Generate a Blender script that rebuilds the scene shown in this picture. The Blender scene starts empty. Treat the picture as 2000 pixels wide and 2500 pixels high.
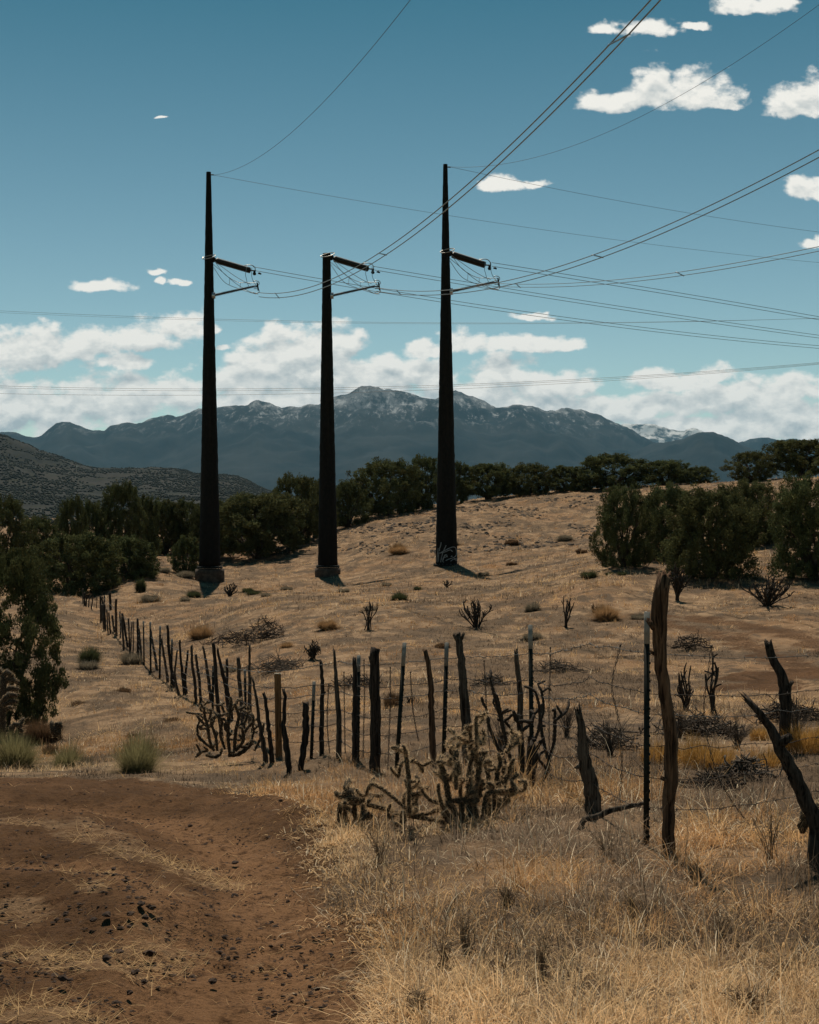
import bpy, math, random
import numpy as np
from mathutils import Vector

# ------------------------------------------------------------------ camera, sky, sun, exposure
sc = bpy.context.scene
C = sc.collection
F, CX, CY, EYE = 3200.0, 1000.0, 1250.0, 1.7     # focal length in photo pixels, horizon height, eye height

cam_data = bpy.data.cameras.new('camera')
cam = bpy.data.objects.new('camera', cam_data); C.objects.link(cam)
cam.location = (0, 0, EYE); cam.rotation_euler = (math.radians(90), 0, 0)
cam_data.sensor_fit = 'HORIZONTAL'; cam_data.sensor_width = 36.0
cam_data.lens = 36.0 * F / 2000.0
cam_data.clip_start = 0.1; cam_data.clip_end = 80000
sc.camera = cam

SUN_EL, SUN_AZ = math.radians(61), math.radians(-8)
sun_dir = Vector((math.sin(SUN_AZ) * math.cos(SUN_EL), math.cos(SUN_AZ) * math.cos(SUN_EL), math.sin(SUN_EL)))
sd = bpy.data.lights.new('sun', 'SUN'); sd.energy = 4.8; sd.angle = math.radians(0.53); sd.color = (1.0, 0.90, 0.76)
so = bpy.data.objects.new('sun', sd); C.objects.link(so)
so.rotation_euler = sun_dir.to_track_quat('Z', 'Y').to_euler(); so.location = (0, 0, 60)

sc.view_settings.view_transform = 'Standard'
try: sc.view_settings.look = 'None'
except Exception: pass
sc.view_settings.exposure = 0.0; sc.view_settings.gamma = 1.0
sc.view_settings.use_curve_mapping = False
sc.render.engine = 'CYCLES'
sc.cycles.max_bounces = 6; sc.cycles.diffuse_bounces = 3; sc.cycles.glossy_bounces = 2
sc.cycles.transmission_bounces = 3; sc.cycles.transparent_max_bounces = 6; sc.cycles.volume_bounces = 0
sc.cycles.use_denoising = True
sc.cycles.sample_clamp_indirect = 4.0

# clouds: (photo x, photo y, half width, half height above, flattening of the base)
CLOUDS = [
 (1840,20,80,30,2.0),(1905,8,50,18,1.5),(1475,72,42,16,1.6),(1590,72,62,24,1.8),(1705,66,36,9,1.2),
 (1512,254,80,40,3.0),(1590,248,72,66,3.4),(1618,212,26,34,1.4),(1702,246,78,62,3.2),(1775,260,50,28,2.6),
 (1950,264,82,48,2.6),(2020,250,90,66,2.6),(2100,262,60,50,2.4),(1985,468,56,34,1.8),
 (1235,452,66,24,2.0),(1300,446,38,12,1.5),(1985,590,34,15,1.6),
 (240,702,66,17,1.8),(385,665,27,8,1.4),(440,691,26,8,1.4),(394,686,14,8,1.3),(400,290,20,4,1.2),
 (20,870,110,60,1.5),(120,860,110,62,1.6),(200,850,90,48,1.5),(300,880,60,22,1.4),(330,832,110,36,1.8),(430,800,84,40,1.8),(512,802,38,16,1.6),(548,850,20,9,1.4),
 (20,1000,130,70,1.0),(130,1010,120,66,1.0),(240,985,110,62,1.0),(340,965,100,44,1.0),(440,960,90,44,1.0),
 (600,960,90,66,1.0),(640,900,96,66,1.0),(710,860,84,58,1.2),(800,850,70,62,1.4),(840,850,48,44,1.2),(760,910,130,60,1.0),(690,985,190,60,1.0),
 (920,910,96,46,1.2),(1020,915,110,40,1.2),(900,960,160,50,1.0),
 (1035,858,46,20,1.6),(1130,842,62,32,1.8),(1245,840,54,28,1.8),(1330,842,62,24,1.7),(1395,845,44,16,1.5),
 (1230,925,80,52,1.3),(1330,945,120,42,1.3),(1200,960,120,40,1.0),
 (1640,935,130,24,1.4),(1745,915,56,24,1.5),(1510,1000,90,38,1.0),(1590,985,90,36,1.2),(1710,985,110,36,1.2),(1840,965,140,40,1.2),(1960,950,90,34,1.2),
 (1830,1030,90,48,1.0),(1920,1010,80,48,1.0),(2000,1030,90,60,1.0),(1650,1035,150,28,1.0),(1760,1040,120,34,1.0),(1320,1000,170,26,1.0),
 (1295,770,46,9,1.3),(2120,960,90,50,1.0),(-110,1000,110,70,1.0),(-100,860,90,50,1.3)]

def nd(nt, typ, **kw):
    n = nt.nodes.new(typ)
    for k, v in kw.items():
        if k == 'ins':
            for i, val in v.items():
                if hasattr(val, 'is_output'): nt.links.new(val, n.inputs[i])
                else: n.inputs[i].default_value = val
        else: setattr(n, k, v)
    return n
def mth(nt, op, a, b=0.0, c=0.0, clamp=False):
    n = nd(nt, 'ShaderNodeMath', operation=op, use_clamp=clamp, ins={0: a, 1: b, 2: c}); return n.outputs[0]
def vec(nt, op, a, b=(0, 0, 0), c=(0, 0, 0)):
    n = nd(nt, 'ShaderNodeVectorMath', operation=op, ins={0: a, 1: b})
    if op == 'MULTIPLY_ADD':
        if hasattr(c, 'is_output'): nt.links.new(c, n.inputs[2])
        else: n.inputs[2].default_value = c
    return n.outputs['Value'] if op in ('LENGTH', 'DOT_PRODUCT', 'DISTANCE') else n.outputs['Vector']
def mixc(nt, f, a, b, mode='MIX'):
    n = nd(nt, 'ShaderNodeMix', data_type='RGBA', blend_type=mode)
    for s, v in ((0, f), (6, a), (7, b)):
        if hasattr(v, 'is_output'): nt.links.new(v, n.inputs[s])
        else: n.inputs[s].default_value = (v if s == 0 else (tuple(v) + (1,))[:4])
    return n.outputs[2]
def maprange(nt, v, a, b, c=0.0, d=1.0, smooth=True):
    n = nd(nt, 'ShaderNodeMapRange', interpolation_type='SMOOTHSTEP' if smooth else 'LINEAR', clamp=True, ins={0: v, 1: a, 2: b, 3: c, 4: d})
    return n.outputs[0]
def noise(nt, v, scale, detail=4, rough=0.55, dist=0.0):
    n = nd(nt, 'ShaderNodeTexNoise', noise_dimensions='3D')
    nt.links.new(v, n.inputs['Vector'])
    n.inputs['Scale'].default_value = scale; n.inputs['Detail'].default_value = detail
    n.inputs['Roughness'].default_value = rough; n.inputs['Distortion'].default_value = dist
    return n.outputs[0]

def build_world():
    w = bpy.data.worlds.new('World'); sc.world = w; w.use_nodes = True
    nt = w.node_tree; nt.nodes.clear()
    sky = nd(nt, 'ShaderNodeTexSky', sky_type='NISHITA', sun_disc=False, sun_elevation=SUN_EL, sun_rotation=SUN_AZ,
             altitude=1900.0, air_density=1.0, dust_density=0.6, ozone_density=2.0)
    tint = mixc(nt, 1.0, sky.outputs[0], SKY_TINT, 'MULTIPLY')
    g = nd(nt, 'ShaderNodeTexCoord').outputs['Generated']
    s = nd(nt, 'ShaderNodeSeparateXYZ', ins={0: g}).outputs
    tint = mixc(nt, 1.0, tint, mixc(nt, maprange(nt, s[2], 0.02, 0.42, smooth=False), (1.0, 1.0, 1.0), (0.10, 0.42, 0.48)), 'MULTIPLY')
    yy = mth(nt, 'MAXIMUM', s[1], 0.05)
    q = nd(nt, 'ShaderNodeCombineXYZ', ins={0: mth(nt, 'DIVIDE', s[0], yy), 1: mth(nt, 'DIVIDE', s[2], yy)}).outputs[0]
    # domain warp so that the outlines billow
    wn = nd(nt, 'ShaderNodeTexNoise', noise_dimensions='3D'); nt.links.new(q, wn.inputs['Vector'])
    wn.inputs['Scale'].default_value = 26; wn.inputs['Detail'].default_value = 5; wn.inputs['Roughness'].default_value = 0.6
    wv = vec(nt, 'MULTIPLY_ADD', vec(nt, 'SUBTRACT', wn.outputs['Color'], (0.5, 0.5, 0.5)), (0.028, 0.016, 0.0), q)
    def field(p):
        L = None
        for (x, y, rx, ry, k) in CLOUDS:
            sx, sy = F / (rx * 1.16), F / (ry * 1.18)
            a = vec(nt, 'MULTIPLY_ADD', p, (sx, sy, 0), (-(x - CX) / F * sx, -(CY - y) / F * sy, 0))
            b = vec(nt, 'MAXIMUM', a, vec(nt, 'MULTIPLY', a, (-1, -k, 0)))
            l = vec(nt, 'LENGTH', b)
            L = l if L is None else mth(nt, 'SMOOTH_MIN', L, l, 0.13)
        return mth(nt, 'SUBTRACT', 1.0, L)
    base = field(wv)
    sq = vec(nt, 'MULTIPLY', q, (1.0, 1.5, 1.0))
    def bill(p):
        a = noise(nt, p, 40, 9, 0.57)
        b = nd(nt, 'ShaderNodeTexVoronoi', feature='SMOOTH_F1', voronoi_dimensions='3D'); nt.links.new(p, b.inputs['Vector'])
        b.inputs['Scale'].default_value = 44; b.inputs['Smoothness'].default_value = 0.6
        try: b.inputs['Detail'].default_value = 2.5; b.inputs['Roughness'].default_value = 0.55; b.normalize = True
        except Exception: pass
        return mth(nt, 'SUBTRACT', a, mth(nt, 'MULTIPLY', b.outputs['Distance'], 0.55))
    n0 = bill(sq)
    n1 = bill(vec(nt, 'ADD', sq, (-0.002, 0.010, 0)))
    dens = mth(nt, 'MULTIPLY_ADD', n0, 2.1, mth(nt, 'ADD', base, -0.64))
    alpha = maprange(nt, dens, -0.06, 0.44)
    # cloud shading mixed into the sky colour: sunlit tops, grey bases
    rel = mth(nt, 'MULTIPLY_ADD', mth(nt, 'SUBTRACT', n0, n1), 2.7, 0.80)
    f1 = field(vec(nt, 'ADD', wv, (-0.003, 0.013, 0.0)))
    rel = mth(nt, 'MULTIPLY_ADD', mth(nt, 'SUBTRACT', base, f1), 0.55, rel)
    lit = mth(nt, 'MULTIPLY_ADD', mth(nt, 'MINIMUM', dens, 0.8), -0.34, rel, clamp=True)
    cc = mixc(nt, lit, CLOUD_DARK, CLOUD_LIT)
    front = maprange(nt, s[1], 0.1, 0.3)
    col = mixc(nt, mth(nt, 'MULTIPLY', alpha, front), tint, cc)
    bg = nd(nt, 'ShaderNodeBackground', ins={0: col, 1: SKY_STR})
    out = nd(nt, 'ShaderNodeOutputWorld', ins={0: bg.outputs[0]})
    w.cycles.sampling_method = 'MANUAL'; w.cycles.sample_map_resolution = 512
SKY_STR = 0.113
SKY_TINT = (1.05, 1.0, 0.75)
CLOUD_LIT, CLOUD_DARK = (8.3, 8.1, 7.5), (3.9, 4.4, 4.5)
build_world()

# ------------------------------------------------------------------ helpers
rng = np.random.default_rng(7)
def P(px, py, D): return np.array([(px - CX) / F * D, D, EYE - (py - CY) / F * D])

def vnoise(x, y, seed=0):
    x = np.asarray(x, float); y = np.asarray(y, float)
    xi = np.floor(x).astype(np.int64); yi = np.floor(y).astype(np.int64)
    fx = x - xi; fy = y - yi; fx = fx * fx * (3 - 2 * fx); fy = fy * fy * (3 - 2 * fy)
    def h(a, b):
        n = (a * 374761393 + b * 668265263 + seed * 1274126177) & 0x7fffffff
        n = ((n ^ (n >> 13)) * 1274126177) & 0x7fffffff
        return ((n ^ (n >> 16)) & 0xffff) / 65535.0
    return (h(xi, yi) * (1 - fx) + h(xi + 1, yi) * fx) * (1 - fy) + (h(xi, yi + 1) * (1 - fx) + h(xi + 1, yi + 1) * fx) * fy
def fbm(x, y, oct=4, seed=0, gain=0.5):
    s = 0.0; a = 1.0; t = 0.0
    for o in range(oct):
        s = s + a * vnoise(x * 2 ** o + 17.3 * o, y * 2 ** o - 9.1 * o, seed + o); t += a; a *= gain
    return s / t
def sstep(a, b, x):
    t = np.clip((np.asarray(x, float) - a) / (b - a), 0, 1); return t * t * (3 - 2 * t)

CTRL = [(-600,2500,4.35),(0,2500,4.35),(1000,2500,4.35),(2000,2500,4.35),(2600,2500,4.35),(-1000,3362,2.5),(1000,3362,2.5),(3000,3362,2.5),
 (-500,2200,6.3),(0,2200,6.3),(500,2200,6.5),(900,2200,6.4),(0,2030,8.6),(400,2030,9.0),(800,2030,8.6),(-400,1890,14.5),(0,1890,15),(335,1880,16),(700,1930,11.5),
 (1138,2030,8.6),(1580,2064,8.0),(1640,2090,7.8),(2000,2110,7.6),(2500,2110,7.6),(1450,1983,9),(1297,1910,11.6),(1088,1860,14.6),(967,1890,13.4),(917,1882,14.0),(785,1841,16.6),(683,1845,18.0),(711,1886,15.8),
 (1917,1837,14.5),(2000,1900,11.5),(2400,1837,14),(1720,1850,14.0),(596,1790,24),(516,1715,32),(440,1690,37),(368,1637,44),(337,1596,54),(284,1552,62),(256,1538,65),(203,1470,82),
 (75,1780,31),(-300,1780,30),(250,1700,35),(120,1600,48),(700,1650,34),(1000,1650,32),(1400,1650,30),(1800,1650,30),(2200,1600,33),
 (900,1535,48),(1160,1530,48),(1380,1530,46),(1870,1480,50),(1655,1467,54),(1000,1450,66),(700,1450,72),(500,1480,72),
 (1505,1383,66),(1740,1410,62),(1950,1410,60),(2300,1400,60),(512,1420,95),(800,1408,96),(1090,1380,92),(190,1455,78),(320,1400,92),(600,1365,113),(715,1335,118),
 (850,1330,112),(930,1262,132),(1200,1222,136),(1300,1290,112),(1500,1290,108),(1380,1203,138),(1600,1187,138),(1900,1172,135),(2300,1165,135),
 (100,1290,250),(600,1300,200),(1300,1262,220),(1900,1255,230),(1000,1275,300),(-300,1290,200),(2400,1255,230),(-300,1400,95)]
_c = np.array(CTRL, float)
_cu = (_c[:, 0] - CX) / F * 4; _cw = np.log(_c[:, 2]); _cz = EYE - (_c[:, 1] - CY) / F * _c[:, 2]
def _k(r2): return 0.5 * r2 * np.log(np.maximum(r2, 1e-12))
_n = len(_c)
_A = np.zeros((_n + 3, _n + 3)); _A[:_n, :_n] = _k((_cu[:, None] - _cu) ** 2 + (_cw[:, None] - _cw) ** 2) + np.eye(_n) * 0.002
_A[:_n, _n] = 1; _A[:_n, _n + 1] = _cu; _A[:_n, _n + 2] = _cw; _A[_n:, :_n] = _A[:_n, _n:].T
_sol = np.linalg.solve(_A, np.concatenate([_cz, np.zeros(3)]))
def Hbase(x, y):
    x = np.asarray(x, float); y = np.asarray(y, float); shp = np.broadcast(x, y).shape
    x = np.broadcast_to(x, shp).ravel(); y = np.broadcast_to(y, shp).ravel()
    ye = np.clip(y, 2.5, 300); u = np.clip(x / np.maximum(ye, 3.5), -0.55, 0.55) * 4; w = np.log(ye)
    z = np.empty(len(x))
    for i in range(0, len(x), 40000):
        s = slice(i, i + 40000)
        K = _k((u[s, None] - _cu) ** 2 + (w[s, None] - _cw) ** 2)
        z[s] = K @ _sol[:_n] + _sol[_n] + _sol[_n + 1] * u[s] + _sol[_n + 2] * w[s]
    z = z * (1 - sstep(240, 520, y)) + (-4.0) * sstep(240, 520, y)
    z = z * sstep(-6, 2.5, y)
    return z.reshape(shp)

def dead_field(x, y):
    """1 where the grass has died back to dark stems and bare litter"""
    px = x / np.maximum(y, 1) * F + CX
    v = 0.62 * fbm(x * 0.5 + 71, y * 0.34 + 5, 4, 77) + 0.38 * fbm(x * 1.7 + 11, y * 1.25, 4, 78) + 0.07 * (px > 1050) * (y > 9) * (y < 33)
    return sstep(0.515, 0.585, v) * (1 - sstep(150, 170, y))
def ray_hit(px, py, Hf):
    D = np.exp(np.linspace(math.log(2.6), math.log(420), 700))
    X = (px - CX) / F * D; Z = EYE - (py - CY) / F * D
    d = Z - Hf(X, D)
    i = np.argmax(d < 0)
    if d[i] >= 0: return 150.0
    if i == 0: return D[0]
    t = d[i - 1] / (d[i - 1] - d[i]); return D[i - 1] + (D[i] - D[i - 1]) * t
def inpoly(x, y, poly):
    r = np.zeros(np.shape(x), bool); n = len(poly)
    for i in range(n):
        x1, y1 = poly[i]; x2, y2 = poly[(i + 1) % n]
        c = ((y1 > y) != (y2 > y)) & (x < (x2 - x1) * (y - y1) / ((y2 - y1) or 1e-9) + x1); r ^= c
    return r
def hitxy(px, py, Hf=None):
    D = ray_hit(px, py, Hf or Hbase); return ((px - CX) / F * D, D)
def segdist(x, y, pts):
    d = np.full(np.shape(x), 1e9)
    for (x1, y1), (x2, y2) in zip(pts[:-1], pts[1:]):
        dx, dy = x2 - x1, y2 - y1; L = dx * dx + dy * dy + 1e-9
        t = np.clip(((x - x1) * dx + (y - y1) * dy) / L, 0, 1)
        d = np.minimum(d, np.hypot(x - x1 - t * dx, y - y1 - t * dy))
    return d

ROAD_PX = [(1010,2560),(985,2500),(985,2420),(960,2340),(905,2264),(858,2170),(815,2078),(800,2020),(775,1975),(690,1942),(575,1925),(405,1913),(250,1904),(115,1896),(0,1891),(-200,1886),(-500,1884)]
ROAD = [hitxy(*p) for p in ROAD_PX] + [(-9, 13), (-9, -20), (0.4, -20), (0.2, 3.0)]
STRAW = [[hitxy(*p) for p in l] for l in (
   [(-60,1995),(90,2000),(190,2020),(250,2050),(330,2085),(450,2100),(560,2105)], [(130,2150),(190,2165),(215,2180)], [(20,2225),(80,2240)], [(215,2215),(240,2230)],
   [(30,2310),(130,2330),(250,2345),(420,2290)], [(-50,2470),(80,2480),(250,2500)], [(640,2370),(780,2350),(900,2310)], [(380,2180),(470,2170)], [(620,2300),(820,2330),(930,2290)])]
STRAW_R = [0.20, 0.12, 0.10, 0.07, 0.16, 0.22, 0.03, 0.05, 0.03]
TRACK = [hitxy(*p) for p in [(1640,1512),(1760,1530),(1880,1560),(2000,1610),(2140,1640)]]
TRACK2 = [hitxy(*p) for p in [(1850,1530),(1960,1545),(2150,1560)]]
CRUST = [hitxy(*p) for p in [(1860,1680),(1900,1650),(1960,1640),(2080,1660)]]

def road_mask(x, y):
    """1 on bare red soil, 0 on grass; the edge wanders"""
    nx = x + 0.5 * (fbm(x * 1.7, y * 1.7, 4, 11) - 0.5); ny = y + 0.7 * (fbm(x * 1.7 + 40, y * 1.7, 4, 12) - 0.5)
    return inpoly(nx, ny, ROAD)
def straw_mask(x, y):
    wob = (fbm(x * 3.1, y * 3.1, 4, 5) - 0.5)
    m = 0.0
    for pts, r in zip(STRAW, STRAW_R):
        d = segdist(x, y, pts); m = np.maximum(m, 1 - sstep(r * 0.45, r * 1.5, d + wob * r * 2.2))
    return m
def track_mask(x, y):
    w = (fbm(x * 1.3, y * 1.3, 4, 21) - 0.5)
    a = 1 - sstep(0.2, 1.1, np.abs(segdist(x, y, TRACK) - 0.9) + w * 1.4)
    b = 1 - sstep(0.4, 1.2, segdist(x, y, TRACK2) + w * 1.2)
    c = 1 - sstep(0.5, 1.6, segdist(x, y, CRUST) + w * 1.8)
    return np.maximum(np.maximum(a * 0.8, b * 0.6), c)
MOUND = [hitxy(*p) for p in [(-80,2170),(120,2185),(260,2200),(350,2235)]]
RUT = [hitxy(*p) for p in [(760,2560),(720,2400),(690,2250),(650,2120),(560,2030),(380,1975),(150,1955),(-200,1950)]]
RUT2 = [hitxy(*p) for p in [(430,2560),(440,2380),(420,2260),(330,2150),(180,2100),(-100,2080)]]
def H(x, y):
    x = np.asarray(x, float); y = np.asarray(y, float)
    z = Hbase(x, y)
    fade = 1 - sstep(150, 260, y)
    z = z + fade * (0.10 * (fbm(x * 0.45, y * 0.45, 3, 31) - 0.5) + 0.25 * sstep(25, 60, y) * (fbm(x * 0.16, y * 0.16, 4, 32) - 0.5))
    z = z + fade * (0.05 * sstep(2, 12, y) + 0.09 * sstep(12, 22, y)) * (fbm(x * 2.1, y * 2.1, 3, 33) - 0.5)
    near = 1 - sstep(20, 30, y)
    z = z + near * (0.16 * np.exp(-(segdist(x, y, MOUND) / 0.45) ** 2) - 0.09 * np.exp(-(segdist(x, y, RUT) / 0.38) ** 2) + 0.05 * np.exp(-((segdist(x, y, RUT) - 0.75) / 0.22) ** 2) * inpoly(x, y, ROAD) - 0.05 * np.exp(-(segdist(x, y, RUT2) / 0.3) ** 2))
    z = z + sstep(90, 105, y) * fade * 0.5 * np.abs(fbm(x * 0.5, y * 0.5, 3, 35) - 0.5)
    return z
def Hs(x, y): return float(H(np.array([x]), np.array([y]))[0])
def G(px, py):
    """the ground point seen at a photo pixel"""
    D = ray_hit(px, py, H); return np.array([(px - CX) / F * D, D, Hs((px - CX) / F * D, D)])

class Buf:
    """collects vertices and faces of one mesh"""
    def __init__(s): s.v = []; s.q = []; s.t = []; s.c = []; s.n = 0; s.mi = []
    def add(s, v, q=None, t=None, col=None):
        v = np.asarray(v, float).reshape(-1, 3)
        if q is not None and len(q): s.q.append(np.asarray(q, np.int64) + s.n)
        if t is not None and len(t): s.t.append(np.asarray(t, np.int64) + s.n)
        if col is not None:
            col = np.asarray(col, float); s.c.append(np.broadcast_to(col, (len(v), 3)))
        s.v.append(v); s.n += len(v); return s
    def mesh(s, name, mat, smooth=False):
        me = bpy.data.meshes.new(name)
        v = np.concatenate(s.v) if s.v else np.zeros((0, 3))
        q = np.concatenate(s.q) if s.q else np.zeros((0, 4), np.int64); t = np.concatenate(s.t) if s.t else np.zeros((0, 3), np.int64)
        me.vertices.add(len(v)); me.vertices.foreach_set('co', v.astype(np.float32).ravel())
        me.loops.add(q.size + t.size); me.loops.foreach_set('vertex_index', np.concatenate([q.ravel(), t.ravel()]).astype(np.int32))
        me.polygons.add(len(q) + len(t))
        st = np.concatenate([np.arange(len(q)) * 4, q.size + np.arange(len(t)) * 3]).astype(np.int32)
        me.polygons.foreach_set('loop_start', st)
        if smooth: me.polygons.foreach_set('use_smooth', np.ones(len(q) + len(t), bool))
        if s.c:
            c = np.concatenate(s.c); a = me.color_attributes.new('tone', 'FLOAT_COLOR', 'POINT')
            a.data.foreach_set('color', np.concatenate([c, np.ones((len(c), 1))], 1).astype(np.float32).ravel())
        me.update(calc_edges=True); me.validate()
        me.materials.append(mat)
        return me
    def build(s, name, mat, parent=None, smooth=False):
        return link(name, s.mesh(name, mat, smooth), parent)
def link(name, me, parent=None):
    o = bpy.data.objects.new(name, me); C.objects.link(o)
    if parent is not None: o.parent = parent
    return o
def tag(o, label, cat, group=None, kind=None):
    o['label'] = label
    if cat: o['category'] = cat
    if group: o['group'] = group
    if kind: o['kind'] = kind
    return o
def thing(name, loc, label, cat, group=None, rz=0.0, scale=(1, 1, 1)):
    o = bpy.data.objects.new(name, None); C.objects.link(o); o.empty_display_size = 0.2
    o.location = loc; o.rotation_euler = (0, 0, rz); o.scale = scale
    return tag(o, label, cat, group)

def resample(pts, n):
    pts = np.asarray(pts, float); d = np.r_[0, np.cumsum(np.linalg.norm(np.diff(pts, axis=0), axis=1))]
    t = np.linspace(0, d[-1], n); return np.stack([np.interp(t, d, pts[:, i]) for i in range(pts.shape[1])], 1)
def smooth_path(pts, n):
    """Catmull-Rom through the points"""
    p = np.asarray(pts, float)
    if len(p) < 3: return resample(p, n)
    e = np.vstack([2 * p[0] - p[1], p, 2 * p[-1] - p[-2]]); out = []
    m = max(2, int(math.ceil(n / (len(p) - 1))) + 1)
    for i in range(len(p) - 1):
        t = np.linspace(0, 1, m, endpoint=(i == len(p) - 2))[:, None]
        a, b, c, d = e[i], e[i + 1], e[i + 2], e[i + 3]
        out.append(0.5 * (2 * b + (c - a) * t + (2 * a - 5 * b + 4 * c - d) * t ** 2 + (3 * b - a - 3 * c + d) * t ** 3))
    return resample(np.vstack(out), n)
def frames(path):
    T = np.gradient(path, axis=0); T /= np.linalg.norm(T, axis=1)[:, None] + 1e-12
    ref = np.array([0.0, 1.0, 0.0]) if abs(T[:, 1]).mean() < 0.8 else np.array([1.0, 0.0, 0.0])
    N = np.cross(T, ref); N /= np.linalg.norm(N, axis=1)[:, None] + 1e-12
    B = np.cross(T, N); return T, N, B
def tube(path, rad, sides=6, cap=True, rough=None, jag=0.0, r=None, flat=1.0):
    """tapered tube along a path; rough(ring, side) -> radius factor; jag lengthens the last ring unevenly"""
    path = np.asarray(path, float); n = len(path)
    rad = np.broadcast_to(np.asarray(rad, float), (n,))
    T, N, B = frames(path)
    a = np.arange(sides) / sides * 2 * math.pi
    R = rad[:, None] * np.ones((1, sides))
    if rough is not None: R = R * rough
    v = path[:, None] + R[..., None] * (np.cos(a)[None, :, None] * N[:, None] + flat * np.sin(a)[None, :, None] * B[:, None])
    if jag and r is not None: v[-1] += T[-1] * (r.random((sides, 1)) * jag)
    v = v.reshape(-1, 3)
    i = np.arange(n - 1)[:, None] * sides; j = np.arange(sides)[None]; k = (j + 1) % sides
    q = np.stack([i + j, i + k, i + sides + k, i + sides + j], -1).reshape(-1, 4)
    t = []
    if cap:
        v = np.vstack([v, path[0], path[-1] - (T[-1] * rad[-1] * 0.4 if jag else 0)])
        c0, c1 = n * sides, n * sides + 1
        t = [(c0, (s + 1) % sides, s) for s in range(sides)] + [(c1, (n - 1) * sides + s, (n - 1) * sides + (s + 1) % sides) for s in range(sides)]
    return v, q, t
def box(x0, x1, y0, y1, z0, z1):
    v = [(x, y, z) for z in (z0, z1) for y in (y0, y1) for x in (x0, x1)]
    return v, [(0, 2, 3, 1), (4, 5, 7, 6), (0, 1, 5, 4), (2, 6, 7, 3), (0, 4, 6, 2), (1, 3, 7, 5)]

# ------------------------------------------------------------------ materials
def mat(name, fn):
    m = bpy.data.materials.new(name); m.use_nodes = True; nt = m.node_tree; nt.nodes.clear()
    out = nd(nt, 'ShaderNodeOutputMaterial'); sh = fn(nt)
    nt.links.new(sh, out.inputs[0]); return m
def pbsdf(nt, col, rough=0.9, bump=None, strength=0.4, dist=0.01, metal=0.0, spec=0.2):
    b = nd(nt, 'ShaderNodeBsdfPrincipled')
    if hasattr(col, 'is_output'): nt.links.new(col, b.inputs['Base Color'])
    else: b.inputs['Base Color'].default_value = tuple(col) + (1,)
    if hasattr(rough, 'is_output'): nt.links.new(rough, b.inputs['Roughness'])
    else: b.inputs['Roughness'].default_value = rough
    b.inputs['Metallic'].default_value = metal; b.inputs['Specular IOR Level'].default_value = spec
    if bump is not None:
        bn = nd(nt, 'ShaderNodeBump'); bn.inputs['Strength'].default_value = strength; bn.inputs['Distance'].default_value = dist
        nt.links.new(bump, bn.inputs['Height']); nt.links.new(bn.outputs[0], b.inputs['Normal'])
    return b.outputs[0]
def objco(nt): return nd(nt, 'ShaderNodeTexCoord').outputs['Object']
def gpos(nt): return nd(nt, 'ShaderNodeNewGeometry').outputs['Position']
def attr(nt, n): return nd(nt, 'ShaderNodeAttribute', attribute_name=n)

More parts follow.
